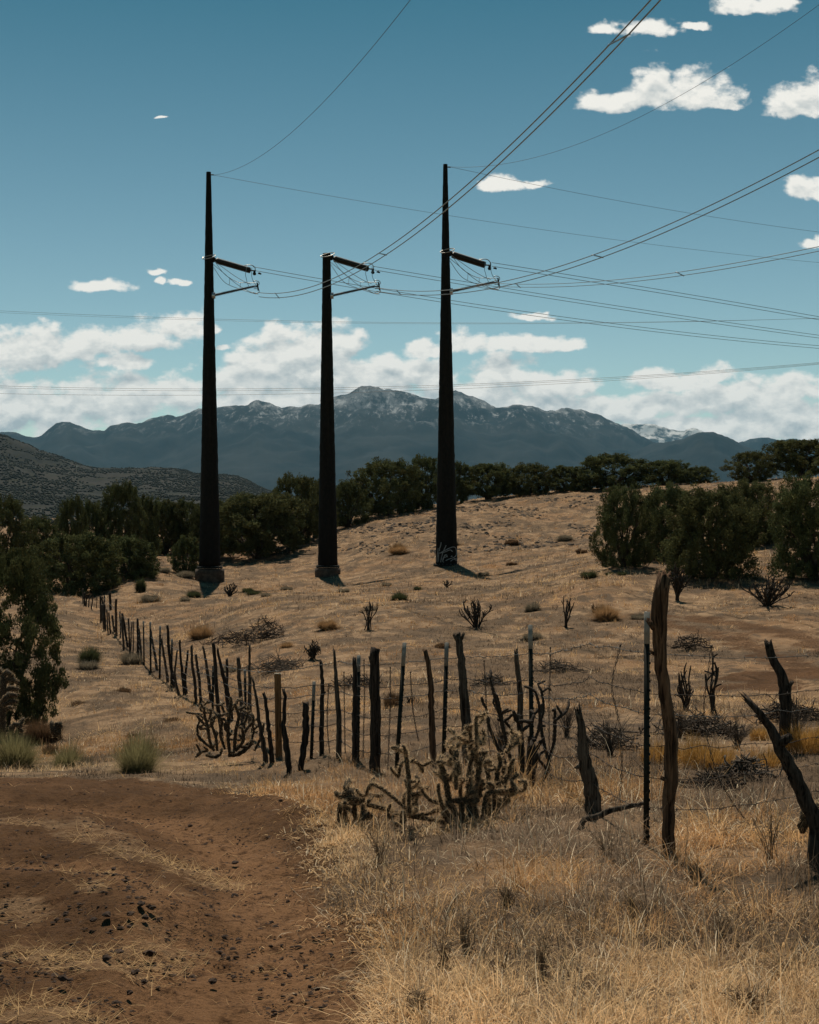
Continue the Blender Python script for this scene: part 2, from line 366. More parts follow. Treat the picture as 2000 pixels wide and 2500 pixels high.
def m_ground(nt):
    p = gpos(nt); soil = attr(nt, 'soil').outputs['Fac']; straw = attr(nt, 'straw').outputs['Fac']
    flat = vec(nt, 'MULTIPLY', p, (1.0, 0.6, 1.0))
    big = noise(nt, flat, 0.16, 6, 0.66); mid = noise(nt, flat, 1.3, 6, 0.65); fine = noise(nt, p, 14, 6, 0.7); vfine = noise(nt, p, 70, 4, 0.7)
    grass = mixc(nt, maprange(nt, mid, 0.35, 0.66), (0.140, 0.088, 0.051), (0.32, 0.212, 0.124))
    grass = mixc(nt, maprange(nt, big, 0.46, 0.66, 0, 0.7), grass, (0.24, 0.135, 0.068))
    grass = mixc(nt, maprange(nt, noise(nt, flat, 0.75, 6, 0.7), 0.50, 0.60, 0, 0.9), grass, (0.090, 0.064, 0.044))
    streak = noise(nt, vec(nt, 'MULTIPLY', p, (1.0, 1.4, 1.0)), 2.6, 5, 0.7)
    grass = mixc(nt, maprange(nt, streak, 0.52, 0.66, 0, 0.75), grass, (0.090, 0.058, 0.036))
    grass = mixc(nt, maprange(nt, fine, 0.52, 0.7, 0, 0.6), grass, (0.085, 0.058, 0.036))
    grass = mixc(nt, maprange(nt, vfine, 0.56, 0.72, 0, 0.5), grass, (0.52, 0.38, 0.23))
    dirt = mixc(nt, maprange(nt, mid, 0.35, 0.68), (0.074, 0.0385, 0.0175), (0.132, 0.069, 0.0325))
    dirt = mixc(nt, maprange(nt, fine, 0.50, 0.66, 0, 0.7), dirt, (0.048, 0.023, 0.011))
    dirt = mixc(nt, maprange(nt, vfine, 0.60, 0.74, 0, 0.6), dirt, (0.23, 0.125, 0.062))
    rut = attr(nt, 'rut').outputs['Fac']
    dirt = mixc(nt, mth(nt, 'MULTIPLY', rut, maprange(nt, fine, 0.70, 0.44)), dirt, (0.200, 0.106, 0.051))
    dirt = mixc(nt, maprange(nt, noise(nt, p, 32, 5, 0.75), 0.56, 0.64, 0, 0.8), dirt, (0.036, 0.018, 0.010))
    sfac = maprange(nt, mth(nt, 'ADD', straw, mth(nt, 'MULTIPLY', mth(nt, 'SUBTRACT', noise(nt, vec(nt, 'MULTIPLY', p, (0.4, 1.2, 1.0)), 9, 8, 0.8), 0.5), 5.0)), 0.45, 1.5)
    dirt = mixc(nt, mth(nt, 'MULTIPLY', sfac, 0.5), dirt, (0.33, 0.215, 0.122))
    lit_ = mth(nt, 'ADD', attr(nt, 'litter').outputs['Fac'], mth(nt, 'MULTIPLY', mth(nt, 'SUBTRACT', fine, 0.5), 0.8))
    grass = mixc(nt, maprange(nt, lit_, 0.2, 0.9, 0, 0.66), grass, mixc(nt, maprange(nt, vfine, 0.4, 0.65), (0.058, 0.041, 0.028), (0.165, 0.114, 0.072)))
    f = maprange(nt, mth(nt, 'ADD', soil, mth(nt, 'MULTIPLY', mth(nt, 'SUBTRACT', fine, 0.5), 1.5)), 0.30, 0.70)
    col = mixc(nt, f, grass, dirt)
    hgt = mth(nt, 'ADD', mth(nt, 'MULTIPLY', fine, 1.0), mth(nt, 'ADD', mth(nt, 'MULTIPLY', vfine, 0.35), mth(nt, 'MULTIPLY', mid, 2.0)))
    return pbsdf(nt, col, 0.96, hgt, 0.9, 0.05, spec=0.08)
def m_blade(nt, tr=0.45):
    c = attr(nt, 'tone').outputs['Color']
    a = nd(nt, 'ShaderNodeBsdfDiffuse', ins={0: c}); b = nd(nt, 'ShaderNodeBsdfTranslucent', ins={0: c})
    return nd(nt, 'ShaderNodeMixShader', ins={0: tr, 1: a.outputs[0], 2: b.outputs[0]}).outputs[0]
def m_leaf(nt):
    c = attr(nt, 'tone').outputs['Color']; info = nd(nt, 'ShaderNodeObjectInfo').outputs['Random']
    c = mixc(nt, mth(nt, 'MULTIPLY', info, 0.5), c, (0.085, 0.074, 0.032))
    a = nd(nt, 'ShaderNodeBsdfDiffuse', ins={0: c}); b = nd(nt, 'ShaderNodeBsdfTranslucent', ins={0: c})
    return nd(nt, 'ShaderNodeMixShader', ins={0: 0.22, 1: a.outputs[0], 2: b.outputs[0]}).outputs[0]
def wood(c1, c2):
    def fn(nt):
        p = objco(nt); g = vec(nt, 'MULTIPLY', p, (1, 1, 0.07))
        n = noise(nt, g, 55, 5, 0.65); k = noise(nt, p, 4, 4, 0.6)
        col = mixc(nt, maprange(nt, n, 0.35, 0.68), c1, c2)
        col = mixc(nt, maprange(nt, k, 0.5, 0.72, 0, 0.6), col, tuple(x * 0.55 for x in c1))
        cr = noise(nt, vec(nt, 'MULTIPLY', p, (1, 1, 0.035)), 75, 3, 0.6)
        col = mixc(nt, maprange(nt, cr, 0.56, 0.63, 0, 0.85), col, tuple(x * 0.22 for x in c1))
        col = mixc(nt, maprange(nt, cr, 0.42, 0.34, 0, 0.5), col, tuple(x * 1.5 for x in c2))
        n = mth(nt, 'SUBTRACT', n, mth(nt, 'MULTIPLY', maprange(nt, cr, 0.54, 0.64), 1.2))
        return pbsdf(nt, col, 0.92, mth(nt, 'ADD', n, mth(nt, 'MULTIPLY', k, 0.6)), 0.9, 0.012, spec=0.1)
    return fn
def simple(col, rough=0.8, metal=0.0, var=0.3, sc_=8, bump=0.0, spec=0.2):
    def fn(nt):
        p = objco(nt); n = noise(nt, p, sc_, 5, 0.6)
        c = mixc(nt, maprange(nt, n, 0.35, 0.7), tuple(x * (1 - var) for x in col), tuple(min(1, x * (1 + var)) for x in col))
        return pbsdf(nt, c, rough, n if bump else None, bump, 0.02, metal, spec)
    return fn
def m_pole(nt):
    p = objco(nt); n = noise(nt, vec(nt, 'MULTIPLY', p, (1, 1, 0.6)), 5, 6, 0.7); s = noise(nt, vec(nt, 'MULTIPLY', p, (1, 1, 0.05)), 3, 4, 0.6)
    col = mixc(nt, maprange(nt, n, 0.35, 0.7), (0.006, 0.0058, 0.005), (0.014, 0.0115, 0.009))
    col = mixc(nt, maprange(nt, s, 0.5, 0.7, 0, 0.5), col, (0.019, 0.0135, 0.0095))
    return pbsdf(nt, col, 0.85, n, 0.8, 0.05, spec=0.15)
def m_mountain(nt):
    p = gpos(nt); z = nd(nt, 'ShaderNodeSeparateXYZ', ins={0: p}).outputs[2]
    n1 = noise(nt, p, 0.0016, 8, 0.68); n2 = noise(nt, vec(nt, 'MULTIPLY', p, (1, 0.3, 0.6)), 0.006, 7, 0.7); n3 = noise(nt, p, 0.02, 4, 0.7)
    col = mixc(nt, maprange(nt, n1, 0.35, 0.65), (0.006, 0.010, 0.011), (0.025, 0.028, 0.027))
    alt = maprange(nt, z, 450, 1250)
    f = mth(nt, 'MULTIPLY_ADD', alt, 0.20, mth(nt, 'MULTIPLY', mth(nt, 'ADD', n2, mth(nt, 'MULTIPLY', n3, 0.45)), 0.69))
    m = mth(nt, 'MULTIPLY', maprange(nt, f, 0.655, 0.74), maprange(nt, mth(nt, 'MULTIPLY_ADD', n1, 600, z), 1230, 1520))
    col = mixc(nt, mth(nt, 'MULTIPLY', m, 0.38), col, (0.27, 0.28, 0.29))
    sp = mth(nt, 'ADD', noise(nt, vec(nt, 'MULTIPLY', p, (1, 0.22, 0.6)), 0.016, 6, 0.78), mth(nt, 'MULTIPLY', n2, 0.5))
    col = mixc(nt, mth(nt, 'MULTIPLY', maprange(nt, sp, 0.775, 0.90), maprange(nt, z, 700, 1150)), col, (0.27, 0.28, 0.285))
    return pbsdf(nt, col, 0.95, spec=0.05)
def m_hill(nt):
    p = gpos(nt); n1 = noise(nt, p, 0.01, 6, 0.65); n2 = noise(nt, p, 0.06, 4, 0.6)
    col = mixc(nt, maprange(nt, n1, 0.35, 0.65), (0.019, 0.022, 0.021), (0.042, 0.040, 0.035))
    col = mixc(nt, maprange(nt, n2, 0.47, 0.62, 0, 0.8), col, (0.030, 0.032, 0.022))
    return pbsdf(nt, col, 0.95, spec=0.05)

M = dict(
 ground=mat('earth_and_dry_grass', m_ground), blade=mat('dry_blades', m_blade), leaf=mat('juniper_leaf', m_leaf), spine=mat('spines', lambda nt: m_blade(nt, 0.5)),
 bark=mat('bark', wood((0.050, 0.036, 0.026), (0.105, 0.080, 0.060))), oldwood=mat('old_grey_wood', wood((0.050, 0.038, 0.028), (0.120, 0.094, 0.072))),
 brownwood=mat('brown_wood', wood((0.060, 0.034, 0.020), (0.135, 0.080, 0.048))), darkwood=mat('dark_wood', wood((0.026, 0.021, 0.017), (0.062, 0.049, 0.039))),
 plank=mat('sawn_plank', wood((0.16, 0.082, 0.034), (0.28, 0.155, 0.068))), paleend=mat('pale_cut_wood', simple((0.5, 0.42, 0.32))),
 tpost=mat('dark_painted_steel', simple((0.014, 0.017, 0.013), 0.6, 0.2, 0.4, 30)), white=mat('faded_white_paint', simple((0.23, 0.225, 0.205), 0.85, 0, 0.25, 12)),
 pole=mat('weathered_dark_steel', m_pole), concrete=mat('concrete', simple((0.085, 0.062, 0.046), 0.9, 0, 0.4, 3, 0.4)), galv=mat('galvanised_steel', simple((0.42, 0.43, 0.44), 0.35, 0.9, 0.15, 6)),
 insul=mat('dark_glazed_insulator', simple((0.016, 0.016, 0.015), 0.4, 0, 0.2, 6)), insul2=mat('grey_brown_polymer', simple((0.055, 0.046, 0.040), 0.5, 0, 0.2, 6)),
 alu=mat('weathered_aluminium', simple((0.30, 0.29, 0.27), 0.35, 0.85, 0.15, 3)), cable=mat('dull_cable', simple((0.10, 0.09, 0.08), 0.5, 0.6, 0.15, 3)),
 barb=mat('rusty_wire', simple((0.060, 0.046, 0.036), 0.6, 0.5, 0.4, 25)), rock=mat('dark_lava_rock', simple((0.052, 0.033, 0.023), 0.95, 0, 0.4, 40, 0.6)),
 rubble=mat('slope_rock', simple((0.070, 0.055, 0.042), 0.95, 0, 0.4, 3, 0.6)), twig=mat('grey_twigs', simple((0.085, 0.066, 0.050), 0.95, 0, 0.35, 6)), cholla=mat('cholla_skin', simple((0.060, 0.045, 0.028), 0.9, 0, 0.35, 30, 0.5)),
 stemdark=mat('dead_cholla_stem', simple((0.040, 0.030, 0.022), 0.95, 0, 0.35, 30, 0.5)), weed=mat('dry_weed_stems', simple((0.24, 0.165, 0.10), 0.95, 0, 0.35, 6)), paint=mat('chalky_grey_spray_paint', simple((0.30, 0.31, 0.31), 0.9, 0, 0.15, 3)),
 mountain=mat('mountain_rock_and_forest', m_mountain), hill=mat('scrubby_hillside', m_hill), scrub=mat('far_scrub', simple((0.022, 0.026, 0.019), 0.95, 0, 0.3, 0.02)))
# ------------------------------------------------------------------ the setting: ground, road, hills, mountains
def build_ground():
    ys = np.concatenate([np.linspace(-30, 2.0, 18)[:-1], np.exp(np.linspace(math.log(2.0), math.log(150), 640)), np.exp(np.linspace(math.log(150), math.log(420), 70))[1:], np.exp(np.linspace(math.log(420), math.log(24500), 46))[1:]])
    us = np.linspace(-0.6, 0.6, 460)
    Y, U = np.meshgrid(ys, us, indexing='ij')
    X = U * np.sqrt(Y ** 2 + 144)
    Z = H(X, Y)
    soil = road_mask(X, Y).astype(float)
    for _ in range(9): soil = (soil + np.roll(soil, 1, 0) + np.roll(soil, -1, 0) + np.roll(soil, 1, 1) + np.roll(soil, -1, 1)) / 5
    near = (Y < 18)
    tr = track_mask(X, Y)
    straw = np.where(near & (soil > 0.1), straw_mask(X, Y), 0.0)
    Z = Z - 0.035 * soil * near + 0.05 * near * soil * (fbm(X * 6, Y * 6, 4, 51) - 0.45) + 0.04 * near * soil * (fbm(X * 19, Y * 19, 3, 52) - 0.5)
    soil_all = np.maximum(soil, tr * 0.8)
    rut = np.where(near, np.maximum(1 - sstep(0.10, 0.42, segdist(X, Y, RUT) + 0.25 * (fbm(X * 2, Y * 2, 3, 61) - 0.5)), 0.8 * (1 - sstep(0.08, 0.35, segdist(X, Y, RUT2) + 0.25 * (fbm(X * 2, Y * 2, 3, 62) - 0.5)))), 0.0)
    nr, nc = Y.shape
    idx = np.arange(nr * nc).reshape(nr, nc)
    q = np.stack([idx[:-1, :-1], idx[:-1, 1:], idx[1:, 1:], idx[1:, :-1]], -1).reshape(-1, 4)
    V = np.stack([X, Y, Z], -1).reshape(-1, 3)
    inroad = (soil.ravel()[q].mean(1) > 0.5) & (V[q][:, :, 1].mean(1) < 18)
    intrack = (tr.ravel()[q].mean(1) > 0.55)
    for name, sel in (('ground', ~(inroad | intrack)), ('dirt_road', inroad), ('dirt_track', intrack)):
        f = q[sel]; used, inv = np.unique(f, return_inverse=True)
        b = Buf().add(V[used], inv.reshape(-1, 4))
        o = b.build(name, M['ground'], smooth=True); o['kind'] = 'structure'
        for an, arr in (('soil', soil_all), ('straw', straw), ('rut', rut), ('litter', np.where(Y < 170, dead_field(X, Y), 0.0))):
            a = o.data.attributes.new(an, 'FLOAT', 'POINT'); a.data.foreach_set('value', arr.ravel()[used].astype(np.float32))
        o['label'] = {'ground': 'dry tan grassland sloping away to the knoll and valley', 'dirt_road': 'red-brown dirt road bending left in front of the fence', 'dirt_track': 'bare reddish wheel track curving across the field on the right'}[name]
build_ground()

def ridge(name, label, sky, D0, Dr, D1, material, seed, base=-6.0, rough=1.0, cols=460, rows=110, spur=1.0, fs=1.0, pw=1.6):
    """a range whose skyline heights follow the list (photo x, photo y); the slopes are worn by noise"""
    sky = np.array(sky, float)
    u = (np.linspace(sky[0, 0], sky[-1, 0], cols) - CX) / F
    tgt = (EYE + 0.0) * 0 + (CY - np.interp(u * F + CX, sky[:, 0], sky[:, 1])) / F
    tgt = tgt + rough * 0.0042 * (fbm(u * 110, u * 0, 6, seed, 0.62) - 0.5) * np.clip(tgt / 0.03, 0.2, 1)
    D = np.concatenate([np.linspace(D0, Dr, int(rows * 0.72)), np.linspace(Dr, D1, rows - int(rows * 0.72) + 1)[1:]])
    DD, UU = np.meshgrid(D, u, indexing='ij'); X = UU * DD
    t = np.where(DD < Dr, (DD - D0) / (Dr - D0), (D1 - DD) / (D1 - Dr))
    s = 5200.0 / fs
    wx = X + s * 0.35 * (fbm(X / s * 1.4, DD / s * 1.4, 3, seed + 3) - 0.5)
    rn = 1 - np.abs(2 * fbm(wx / s * 2.6, DD / s * 1.5, 6, seed + 1, 0.52) - 1)
    prof = t ** pw * (1 + spur * 0.85 * (rn - 0.62) * (1 - t ** 9) * np.clip(t * 2.5, 0, 1)) + spur * 0.075 * (np.abs(2 * fbm(wx / s * 7, DD / s * 6, 5, seed + 13, 0.6) - 1) - 0.3) * np.clip(t * 2, 0, 1) * (1 - t ** 12) + spur * 0.05 * (fbm(X / s * 8, DD / s * 8, 4, seed + 7) - 0.5) * np.clip(t * 3, 0, 1)
    ang = prof / DD * Dr
    k = tgt / np.maximum(ang.max(0), 1e-6)
    Z = EYE + prof * k[None] * Dr
    edge = np.clip(t * 8, 0, 1)
    Z = base * (1 - edge) + Z * edge
    nr, nc = X.shape; idx = np.arange(nr * nc).reshape(nr, nc)
    q = np.stack([idx[:-1, :-1], idx[:-1, 1:], idx[1:, 1:], idx[1:, :-1]], -1).reshape(-1, 4)
    o = Buf().add(np.stack([X, DD, Z], -1), q).build(name, material, smooth=False)
    o['kind'] = 'structure'; o['label'] = label
    return X, DD, Z
ridge('mountain', 'long blue mountain range with snow-flecked peak behind the power poles',
 [(-700,1075),(-300,1070),(-60,1050),(0,1053),(30,1057),(60,1063),(83,1068),(100,1060),(130,1036),(150,1029),(175,1033),(200,1042),(225,1049),(255,1048),(275,1037),(300,1031),(345,1033),(385,1016),(405,1013),(430,1020),(455,1010),(485,1000),(520,998),(560,992),(600,987),(630,978),(660,985),(690,995),(725,993),(750,987),(780,986),(810,968),(850,958),(880,945),(905,941),(935,948),(970,953),(1000,957),(1040,973),(1065,972),(1085,960),(1108,953),(1150,968),(1215,994),(1265,990),(1300,993),(1335,1005),(1370,998),(1420,997),(1460,1012),(1500,1030),(1530,1042),(1570,1066),(1620,1090),(1680,1108),(1760,1125),(1900,1150),(2100,1185),(2500,1225)],
 8200, 15000, 19500, M['mountain'], 61)
ridge('mountain', 'dark wooded foothill right of the range with one snow streak', [(1430,1215),(1500,1135),(1560,1098),(1590,1085),(1640,1078),(1690,1063),(1715,1056),(1745,1052),(1765,1060),(1790,1073),(1805,1081),(1850,1098),(1920,1120),(2050,1160),(2300,1215)], 7600, 12500, 15500, M['mountain'], 71, cols=240)
ridge('mountain', 'pale snowy ridge far behind, seen over the right shoulder of the range', [(1380,1180),(1450,1070),(1510,1038),(1550,1034),(1600,1037),(1640,1049),(1665,1054),(1695,1046),(1715,1051),(1760,1085),(1850,1110),(2000,1160)], 19600, 22000, 24000, mat('snowy_mountain', lambda nt: pbsdf(nt, mixc(nt, maprange(nt, noise(nt, gpos(nt), 0.004, 7, 0.7), 0.42, 0.56), (0.05, 0.055, 0.055), (0.62, 0.62, 0.61)), 0.95, spec=0.05)), 81, cols=180, rows=70)
ridge('mountain', 'low dark mountains at the far right edge of the photo', [(1700,1190),(1780,1100),(1800,1081),(1830,1073),(1870,1070),(1895,1073),(1945,1070),(1980,1078),(2000,1085),(2080,1094),(2200,1085),(2500,1110)], 13000, 17000, 19400, M['mountain'], 91, cols=200, rows=80)
hx, hy, hz = ridge('hill', 'scrub-dotted brown hill sloping down from the left edge', [(-900,1060),(-300,1018),(-100,1030),(0,1058),(40,1074),(100,1099),(150,1117),(200,1136),(230,1141),(300,1143),(370,1140),(420,1145),(470,1152),(515,1162),(545,1159),(580,1164),(620,1180),(650,1194),(700,1214),(780,1234),(900,1242)],
 1250, 2600, 3600, M['hill'], 101, base=-4.5, rough=0.8, cols=340, rows=120, spur=0.55, fs=9.0, pw=1.25)

def far_scrub():
    """junipers dotted over the hill and the valley floor, far too many and too small to count"""
    r = np.random.default_rng(31); b = Buf()
    ico = np.array([(0, 0, 1), (.9, 0, .35), (.28, .86, .4), (-.73, .53, .3), (-.73, -.53, .42), (.28, -.86, .33), (0, 0, -.5)])
    tri = np.array([(0, 1, 2), (0, 2, 3), (0, 3, 4), (0, 4, 5), (0, 5, 1), (6, 2, 1), (6, 3, 2), (6, 4, 3), (6, 5, 4), (6, 1, 5)])
    n = 42000
    i = r.uniform(0, hx.shape[0] * 0.75, n); j = r.uniform(0, hx.shape[1] - 1.01, n)
    ii, jj = i.astype(int), j.astype(int); fi, fj = i - ii, j - jj
    def bl(a): return (a[ii, jj] * (1 - fi) + a[ii + 1, jj] * fi) * (1 - fj) + (a[ii, jj + 1] * (1 - fi) + a[ii + 1, jj + 1] * fi) * fj
    pts = np.stack([bl(hx), bl(hy), bl(hz)], 1)
    keep = fbm(pts[:, 0] / 60, pts[:, 1] / 60, 3, 5) > 0.36
    pts = pts[keep]
    m = 6000
    D = np.exp(r.uniform(math.log(420), math.log(2600), m)); u = r.uniform(-0.36, 0.36, m)
    p2 = np.stack([u * D, D, np.full(m, -4.2)], 1)
    p2 = p2[(fbm(p2[:, 0] / 90, p2[:, 1] / 90, 3, 6) > 0.42) & ~((D > 800) & (D < 960))]
    pts = np.vstack([pts, p2])
    s = r.uniform(0.9, 2.4, len(pts))
    V = pts[:, None] + ico[None] * s[:, None, None] * r.uniform(0.75, 1.25, (len(pts), 7, 1)) * np.array([1.1, 1.1, 1.0])
    T = tri[None] + (np.arange(len(pts)) * 7)[:, None, None]
    b.add(V.reshape(-1, 3), None, T.reshape(-1, 3))
    o = b.build('hillside_scrub', M['scrub']); tag(o, 'scattered dark junipers dotting the far hill and valley floor', 'scrub', None, 'stuff')
far_scrub()

# ------------------------------------------------------------------ trees
def make_juniper(seed, shape, nclump, nleaf, leaf, gap=0.25, zs=1.3):
    """unit juniper: height 1, width 1; several trunks from the ground and leaf clumps spread along the limbs"""
    r = np.random.default_rng(seed); tb, cb = Buf(), Buf()
    def env(zz, az):
        if shape == 'round': w = np.clip(1 - np.abs((zz - 0.44) / 0.55) ** 2.6, 0, 1) ** 0.5
        elif shape == 'column': w = np.clip(np.sin(np.clip((zz + 0.02) / 1.05, 0, 1) * math.pi) ** 0.45, 0, 1)
        elif shape == 'broad': w = np.clip(1 - np.abs((zz - 0.50) / 0.50) ** 2.4, 0, 1) ** 0.5
        else: w = np.clip(np.sqrt(np.clip(1 - ((zz - 0.36) / 0.66) ** 2, 0, 1)), 0, 1)
        return 0.5 * w * (0.74 + 0.46 * vnoise(az * 1.3 + seed, zz * 3.5, seed) )
    limbs = []
    K = int(r.integers(6, 9))
    low = {'round': 0.04, 'column': 0.02, 'broad': 0.10}.get(shape, 0.015)
    for k in range(K):
        az = 2 * math.pi * k / K + r.uniform(-.4, .4); zt = r.uniform(0.5, 0.92); rr = float(env(np.array(zt), np.array(az))) * 0.8
        end = np.array([math.cos(az) * rr, math.sin(az) * rr, zt])
        m1 = np.array([math.cos(az) * rr * 0.35 + r.uniform(-.04, .04), math.sin(az) * rr * 0.35 + r.uniform(-.04, .04), zt * 0.35])
        path = smooth_path([(r.uniform(-.03, .03), r.uniform(-.03, .03), -0.03), m1, m1 * 0.35 + end * 0.65 + r.normal(0, .025, 3), end], 12)
        v, q, t = tube(path, np.linspace(0.024, 0.005, 12), 6, rough=r.uniform(0.75, 1.25, (12, 6))); tb.add(v, q, t); limbs.append(path)
        for _ in range(4):
            i = r.integers(4, 11); d = r.normal(0, 1, 3); d[2] = abs(d[2]) * 0.6; d /= np.linalg.norm(d)
            p2 = resample([path[i], path[i] + d * r.uniform(.08, .2)], 4); v, q, t = tube(p2, np.linspace(.008, .003, 4), 4); tb.add(v, q, t)
    cen = []
    while len(cen) < nclump:
        z = r.uniform(low, 0.97); az = r.uniform(0, 2 * math.pi); e = float(env(np.array(z), np.array(az)))
        rad = e * (r.uniform(0.1, 1.0) ** 0.5)
        x, y = math.cos(az) * rad, math.sin(az) * rad
        if vnoise(np.array(x * 7 + 31), np.array(y * 7 + z * 9), seed + 5) < gap: continue
        cen.append((x, y, z))
        if r.random() < 0.30 and (rad > e * 0.6 or z > 0.7):      # sprays standing out of the outline
            g = 1 + r.uniform(0.05, 0.22); cen.append((x * g, y * g, z + r.uniform(0.02, 0.09)))
    cen = np.array(cen[:nclump]); cr = r.uniform(0.032, 0.070, len(cen)) 
    N = nclump * nleaf; ci = np.repeat(np.arange(nclump), nleaf)
    d = r.normal(0, 1, (N, 3)); d /= np.linalg.norm(d, axis=1)[:, None]; d *= (r.random(N) ** 0.4)[:, None]
    p = cen[ci] + d * cr[ci][:, None] * np.array([1.0, 1.0, zs])
    p[:, 2] = np.maximum(p[:, 2], 0.015)
    up = r.normal(0, 1, (N, 3)); up[:, 2] += 1.0; up /= np.linalg.norm(up, axis=1)[:, None]
    sd_ = np.cross(up, r.normal(0, 1, (N, 3))); sd_ /= np.linalg.norm(sd_, axis=1)[:, None]
    L = leaf * r.uniform(0.6, 1.4, N)[:, None]
    a = p - sd_ * L * 0.32; b_ = p + sd_ * L * 0.32; c = p + up * L * 1.3 + sd_ * L * 0.1; e_ = p - up * L * 0.5
    V = np.stack([e_, b_, c, a], 1).reshape(-1, 3); q = np.arange(N * 4).reshape(-1, 4)
    base = np.array([0.082, 0.092, 0.040]); tone = (r.uniform(0.6, 1.5, nclump)[ci] * r.uniform(0.75, 1.25, N))[:, None] * base
    tone = tone + (r.random(nclump)[ci] < 0.12)[:, None] * np.array([0.022, 0.010, 0.0])
    cb.add(V, q, col=np.repeat(tone, 4, 0))
    return tb.mesh('trunk', M['bark'], True), cb.mesh('crown', M['leaf'])
PROTO = {'round': make_juniper(1, 'round', 430, 60, 0.023, 0.24), 'round2': make_juniper(2, 'round', 400, 60, 0.023, 0.28), 'column': make_juniper(3, 'column', 400, 60, 0.022, 0.24),
         'broad': make_juniper(4, 'broad', 420, 60, 0.023, 0.26), 'bush': make_juniper(5, 'bush', 430, 60, 0.023, 0.24),
         'near': make_juniper(6, 'bush', 560, 110, 0.0140, 0.34, 0.75), 'right': make_juniper(7, 'bush', 500, 90, 0.0165, 0.30), 'right2': make_juniper(8, 'bush', 540, 90, 0.0165, 0.28)}
TREES = [  # photo centre x, base y (or None), top y, width, distance (or None), kind, label
 (10,1377,1228,105,100,'column','tall dark juniper cut by the left edge, behind the near-left juniper'),
 (88,1392,1272,100,104,'round','rounded juniper standing between the left-edge tree and the pointed one'),
 (178,1400,1230,64,101,'column','narrow pointed juniper at the left of the tall grove'),
 (224,1396,1236,60,106,'bush','ragged juniper between the pointed one and the tallest of the grove'),
 (296,1384,1195,92,108,'column','tallest juniper of the left grove, with a twin-tipped crown'),
 (350,1372,1222,70,113,'round2','juniper filling in just right of the tallest of the grove'),
 (405,1340,1232,84,121,'bush','juniper in the hedge-like row, first one left of the leftmost pole'),
 (455,1335,1230,80,122,'round','juniper in the hedge-like row, directly behind the leftmost pole'),
 (190,1456,1312,170,None,'round','big round dark juniper over the far end of the fence'),
 (315,1402,1318,104,90,'bush','mid-sized juniper at the right skirt of the left grove'),
 (458,1382,1316,62,98,'bush','small upright juniper standing alone left of the concrete footing'),
 (520,1362,1232,86,116,'round2','juniper showing right beside the leftmost pole, above its footing'),
 (632,1366,1214,190,113,'broad','wide juniper with bare dark trunks between the leftmost and middle poles'),
 (722,1338,1174,110,119,'column','tall thin-topped juniper just left of the middle pole'),
 (585,1345,1225,90,124,'round','juniper behind the wide bare-trunked one'),
 (770,1330,1180,80,124,'round2','juniper mostly hidden by the middle pole'),
 (850,1290,1184,84,128,'bush','juniper to the right of the middle pole, lower than its neighbours'),
 (945,1266,1132,135,133,'round','large juniper on the slope midway between the middle and right poles'),
 (1035,1256,1124,80,136,'column','juniper just left of the right pole'),
 (1105,1232,1134,62,138,'round2','juniper edge peeking out right of the right pole'),
 (1192,1222,1136,110,138,'broad','first wide juniper on the crest right of the poles'),
 (1290,1220,1137,100,139,'round','second juniper on the crest, flat topped'),
 (1386,1208,1142,92,140,'bush','low dome-shaped juniper on the crest before the biggest one'),
 (1503,1196,1114,145,140,'round2','biggest domed juniper in the middle of the crest row'),
 (1620,1193,1127,98,140,'broad','knobbly-topped juniper on the crest right of the domed one'),
 (1704,1189,1142,70,141,'bush','lowest and last juniper at the right end of the crest row'),
 (1834,1196,1108,92,126,'column','tall juniper on the crest behind the right thicket, with a stepped left side'),
 (1955,1184,1078,142,128,'broad','highest juniper on the crest at the right edge of the photo'),
 (1522,1383,1200,112,None,'right','open juniper with visible trunks at the left of the right thicket'),
 (1632,1364,1196,128,70,'right2','leaning-trunked juniper second from the left in the right thicket'),
 (1738,1412,1204,188,None,'right2','brownish shaggy juniper in front of the right thicket'),
 (1842,1352,1184,128,74,'right','juniper at the back of the right thicket with a gap below its crown'),
 (1988,1412,1176,172,None,'right2','large dense juniper at the right edge of the thicket'),
 (6,1788,1362,205,None,'near','near juniper at the left edge beside the road, loose sprays on its right side'),
 (92,1287,1265,30,255,'round','small lone round juniper in the far pale field on the left'),
 (146,1284,1262,24,260,'bush','tiny juniper in the far pale field, nearest the pointed tree'),
]
def place_tree(cx, by, ty, w, D, kind, label):
    if D is None: D = G(cx, by)[1]
    X = (cx - CX) / F * D; z = Hs(X, D)
    h = (EYE - (ty - CY) / F * D) - z
    o = thing('juniper_tree', (X, D, z - 0.03), label, 'tree', 'junipers on the knoll and along the fence', random.uniform(0, 6.28), (w * 1.3 / F * D, w * 1.3 / F * D, h * 1.03))
    a, b = PROTO[kind]; link('trunk', a, o); link('crown', b, o)
random.seed(5)
for t in TREES: place_tree(*t)

